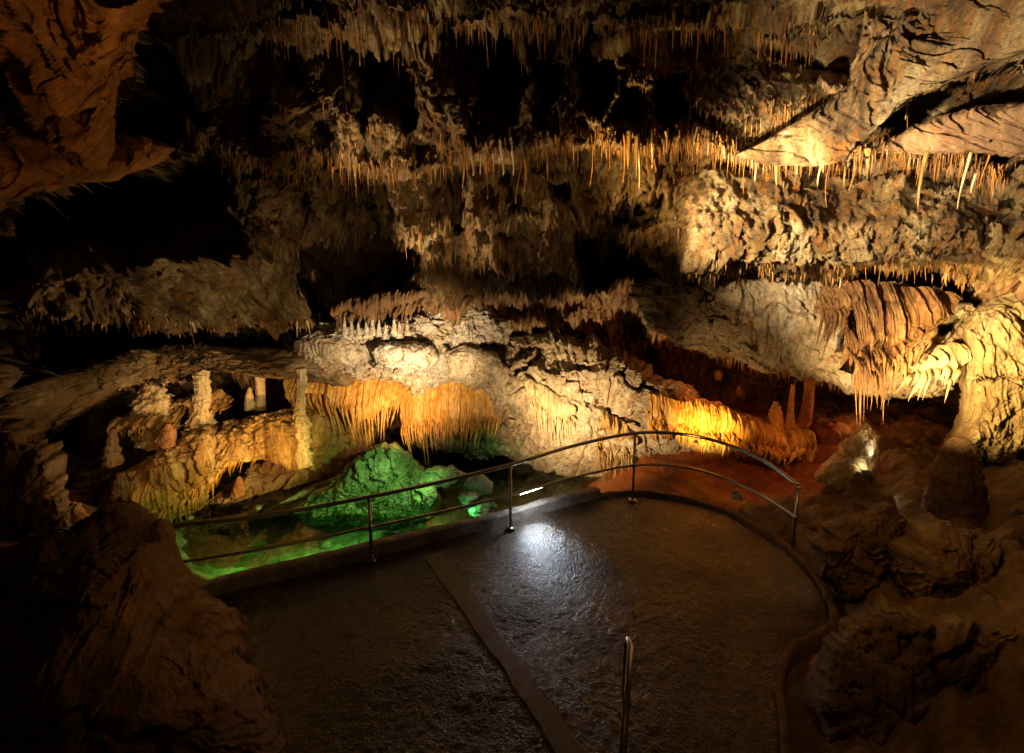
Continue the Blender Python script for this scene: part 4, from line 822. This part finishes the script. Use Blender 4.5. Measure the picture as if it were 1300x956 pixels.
# near stair handrail end
sr0 = P(796, 806, 3.1); hr = empty('handrail', 'end of a steel stair handrail rising into the bottom of the view', 'handrail', tuple(sr0))
a = MB(); e = P(789, 985, 2.3); g0 = sr0+np.array([0, .0, -.12])
a.tube([sr0+np.array([0, 0, -.5]), sr0+np.array([0, 0, -.06]), sr0+np.array([0, -.03, -.01]), sr0+np.array([0, -.1, 0]), e], .02, 12); inst(a, 'rail', M['steel'], hr)
a = MB(); a.tube([(sr0[0]-.0, sr0[1]+.0, 0), (sr0[0], sr0[1]+.0, sr0[2]-.45)], .018, 12); inst(a, 'post', M['steel'], hr)

# ------------------------------------------------------------------ 7. lamps
tl = empty('tube_lamp', 'short lit white tube lamp fixed beneath the lower rail beside a post', 'lamp', tuple(P(673, 626, 7.45)))
pa, pb_ = P(660, 627, 7.42), P(688, 618, 7.66)
a = MB(); a.tube([pa, pb_], .014, 10); inst(a, 'tube', M['tube'], tl)
up3 = np.array([0, 0, .022]); a = MB(); a.tube([pa+up3, pb_+up3], .013, 8); a.tube([pa+up3*.5-(pb_-pa)*.06, pa+(pb_-pa)*.0], .018, 8); a.tube([pb_, pb_+(pb_-pa)*.06], .018, 8); inst(a, 'housing', M['housing'], tl)
gl_ = empty('ground_lamp', 'bright ground lamp behind the small dark stalagmite at right', 'lamp', tuple(P(1101, 602, 7.4)))
a = MB(); c0 = P(1101, 605, 7.4); a.tube([c0, c0+np.array([.02, .05, .05])], [.06, .075], 16); inst(a, 'housing', M['housing'], gl_)
a = MB(); a.tube([c0+np.array([.021, .052, .052]), c0+np.array([.023, .057, .058])], .06, 16); inst(a, 'lens', M['lens'], gl_)

WARM = (1.0, .74, .40); AMB = (1.0, .55, .16); NEUT = (1.0, .88, .70); COOL = (.78, .88, 1.0); GREEN = (.08, 1.0, .28); LIME = (.45, 1.0, .12); RED = (1.0, .30, .07)
def spot(name, loc, aim, W_, c, ang=80, blend=.8, size=.05):
    d = bpy.data.lights.new(name, 'SPOT'); d.energy = W_; d.color = c; d.spot_size = math.radians(ang); d.spot_blend = blend; d.shadow_soft_size = size
    o = bpy.data.objects.new(name, d); C.objects.link(o); o.location = loc; o.rotation_euler = (Vector(aim)-Vector(loc)).to_track_quat('-Z', 'Y').to_euler(); return o
def point(name, loc, W_, c, size=.08):
    d = bpy.data.lights.new(name, 'POINT'); d.energy = W_; d.color = c; d.shadow_soft_size = size
    o = bpy.data.objects.new(name, d); C.objects.link(o); o.location = loc; return o
# slab spot near the ground lamp; column and cap spots added without fixtures
spot('slab_light', P(1090, 600, 6.5), P(1150, 440, 7.7), 800, (1, .70, .30), 80, 1)
spot('column_light', P(1020, 520, 5.0), P(1315, 440, 7.1), 3000, (1, .70, .27), 42, .6)
spot('cap_light', P(1122, 588, 7.5), P(1095, 548, 7.8), 10, NEUT, 80, 1)
spot('ground_lamp_light', P(1103, 596, 7.3), P(1120, 626, 6.9), 8, NEUT, 90, 1)
# ceiling, right half: raking along the rock from the left
spot('ceiling_light', P(790, 325, 6.1), P(1010, 255, 7.2), 2500, (1, .79, .47), 78, 1)
spot('ceiling_row_light', P(690, 290, 6.9), P(850, 190, 8.0), 640, (1, .70, .28), 75, 1)
spot('ceiling_fill', P(600, 470, 5.6), P(600, 180, 8.0), 260, WARM, 95, 1)
spot('top_panel_light', P(400, 300, 6.2), P(500, 120, 7.6), 330, (1, .78, .48), 75, 1)
spot('mid_panel_light', P(480, 400, 8.2), P(610, 250, 8.9), 400, (1, .74, .42), 85, 1)
spot('upper_right_light', P(880, 290, 4.6), P(1170, 80, 5.9), 1500, (1, .82, .54), 75, 1)
# centre
spot('white_rock_light', P(560, 530, 7.6), P(515, 440, 11.2), 1350, (1, .76, .44), 78, 1)
spot('dome_light', P(660, 595, 8.0), P(750, 500, 11.5), 1300, (1, .72, .36), 85, 1)
spot('amber_curtain_light', P(505, 560, 8.8), P(505, 508, 11.6), 420, (1, .55, .15), 60, 1)
# golden fringe
spot('fringe_light', P(880, 600, 8.6), P(900, 520, 10.2), 620, (1, .55, .11), 62, 1)
# left shelf
spot('shelf_light', P(395, 625, 8.3), P(320, 570, 10.0), 430, (1, .58, .18), 75, 1)
spot('left_columns_light', P(330, 590, 7.6), P(225, 510, 9.6), 110, WARM, 75, 1)
spot('left_ledge_light', P(330, 570, 8.0), P(250, 460, 10.0), 130, (1, .68, .32), 100, 1)
point('left_fill', P(180, 590, 7.6), 14, AMB)
# red clay
point('red_light', P(1000, 550, 9.0), 6, (1, .36, .10))
point('red_back_light', P(900, 470, 10.5), 14, RED)
point('red_recess_light', P(1090, 530, 9.4), 9, (1, .34, .09))
# green pool
spot('green_pool_light', P(560, 560, 7.8), P(430, 675, 9.2), 300, (.38, 1, .26), 95, 1)
spot('green_bed_light', P(300, 700, 7.4)+np.array([0, 0, .35]), P(300, 700, 7.4)+np.array([0, .1, -2]), 40.8, (.3, 1, .12), 140, 1)
spot('green_bed_light', P(400, 676, 8.1)+np.array([0, 0, .35]), P(400, 676, 8.1)+np.array([0, .1, -2]), 40.8, (.2, 1, .14), 140, 1)
spot('green_bed_light', P(500, 668, 8.2)+np.array([0, 0, .35]), P(500, 668, 8.2)+np.array([0, .1, -2]), 26.4, (.2, 1, .18), 140, 1)
spot('green_bed_light', P(590, 655, 8.3)+np.array([0, 0, .35]), P(590, 655, 8.3)+np.array([0, .1, -2]), 24.0, (.08, 1, .34), 140, 1)
spot('green_deep_light', P(600, 640, 8.2), P(560, 680, 8.4), 30, (.1, 1, .2), 110, 1)
point('green_cavity_light', P(455, 548, 12.4), 1.5, GREEN)
spot('green_far_light', P(650, 548, 10.6), P(600, 570, 12.0), 10, GREEN, 60, 1)
spot('green_left_light', P(430, 590, 9.3), P(330, 670, 8.8), 60, (.3, 1, .18), 70, 1)
spot('green_near_light', P(330, 680, 6.9), P(370, 720, 7.2), 16, (.3, 1, .12), 150, 1)
# platform
spot('tube_glow', P(674, 621, 7.5), P(692, 685, 6.95), 130, (.72, .85, 1), 70, 1, .03)
spot('slab_fill', P(860, 560, 7.6), P(960, 420, 9.3), 90, (1, .62, .26), 70, 1)
# dim warm fills for the left band, orange curtains
spot('band_light', P(370, 480, 6.2), P(200, 350, 7.9), 190, WARM, 110, 1)
spot('curtain_light', P(260, 260, 3.2), P(60, 60, 4.2), 24, AMB, 90, 1)
spot('right_rock_light', P(1080, 520, 4.2), P(1230, 690, 5.6), 42, AMB, 120, 1)
spot('corner_light', P(1000, 540, 3.0), P(1180, 820, 4.2), 30, AMB, 100, 1)
spot('mound_light', P(440, 640, 3.6), P(270, 800, 3.8), 18, AMB, 100, 1)
point('foreground_fill', (0, .5, 5.0), 3, AMB, .5)

# ------------------------------------------------------------------ world, camera, render
w = bpy.data.worlds.new('World'); bpy.context.scene.world = w; w.use_nodes = True
bg = w.node_tree.nodes['Background']; bg.inputs[0].default_value = (1, .62, .32, 1); bg.inputs[1].default_value = .009
cd = bpy.data.cameras.new('camera'); cam = bpy.data.objects.new('camera', cd); C.objects.link(cam)
cam.location = (0, 0, CAM_Z); cam.rotation_euler = (PI/2-PITCH, 0, 0); cd.sensor_width = 36; cd.lens = FOC/1300*36; cd.shift_y = -45/1300; cd.clip_end = 200; cd.clip_start = .05
sc = bpy.context.scene; sc.camera = cam
sc.view_settings.view_transform = 'Standard'; sc.view_settings.look = 'None'; sc.view_settings.gamma = 1; sc.view_settings.exposure = .2
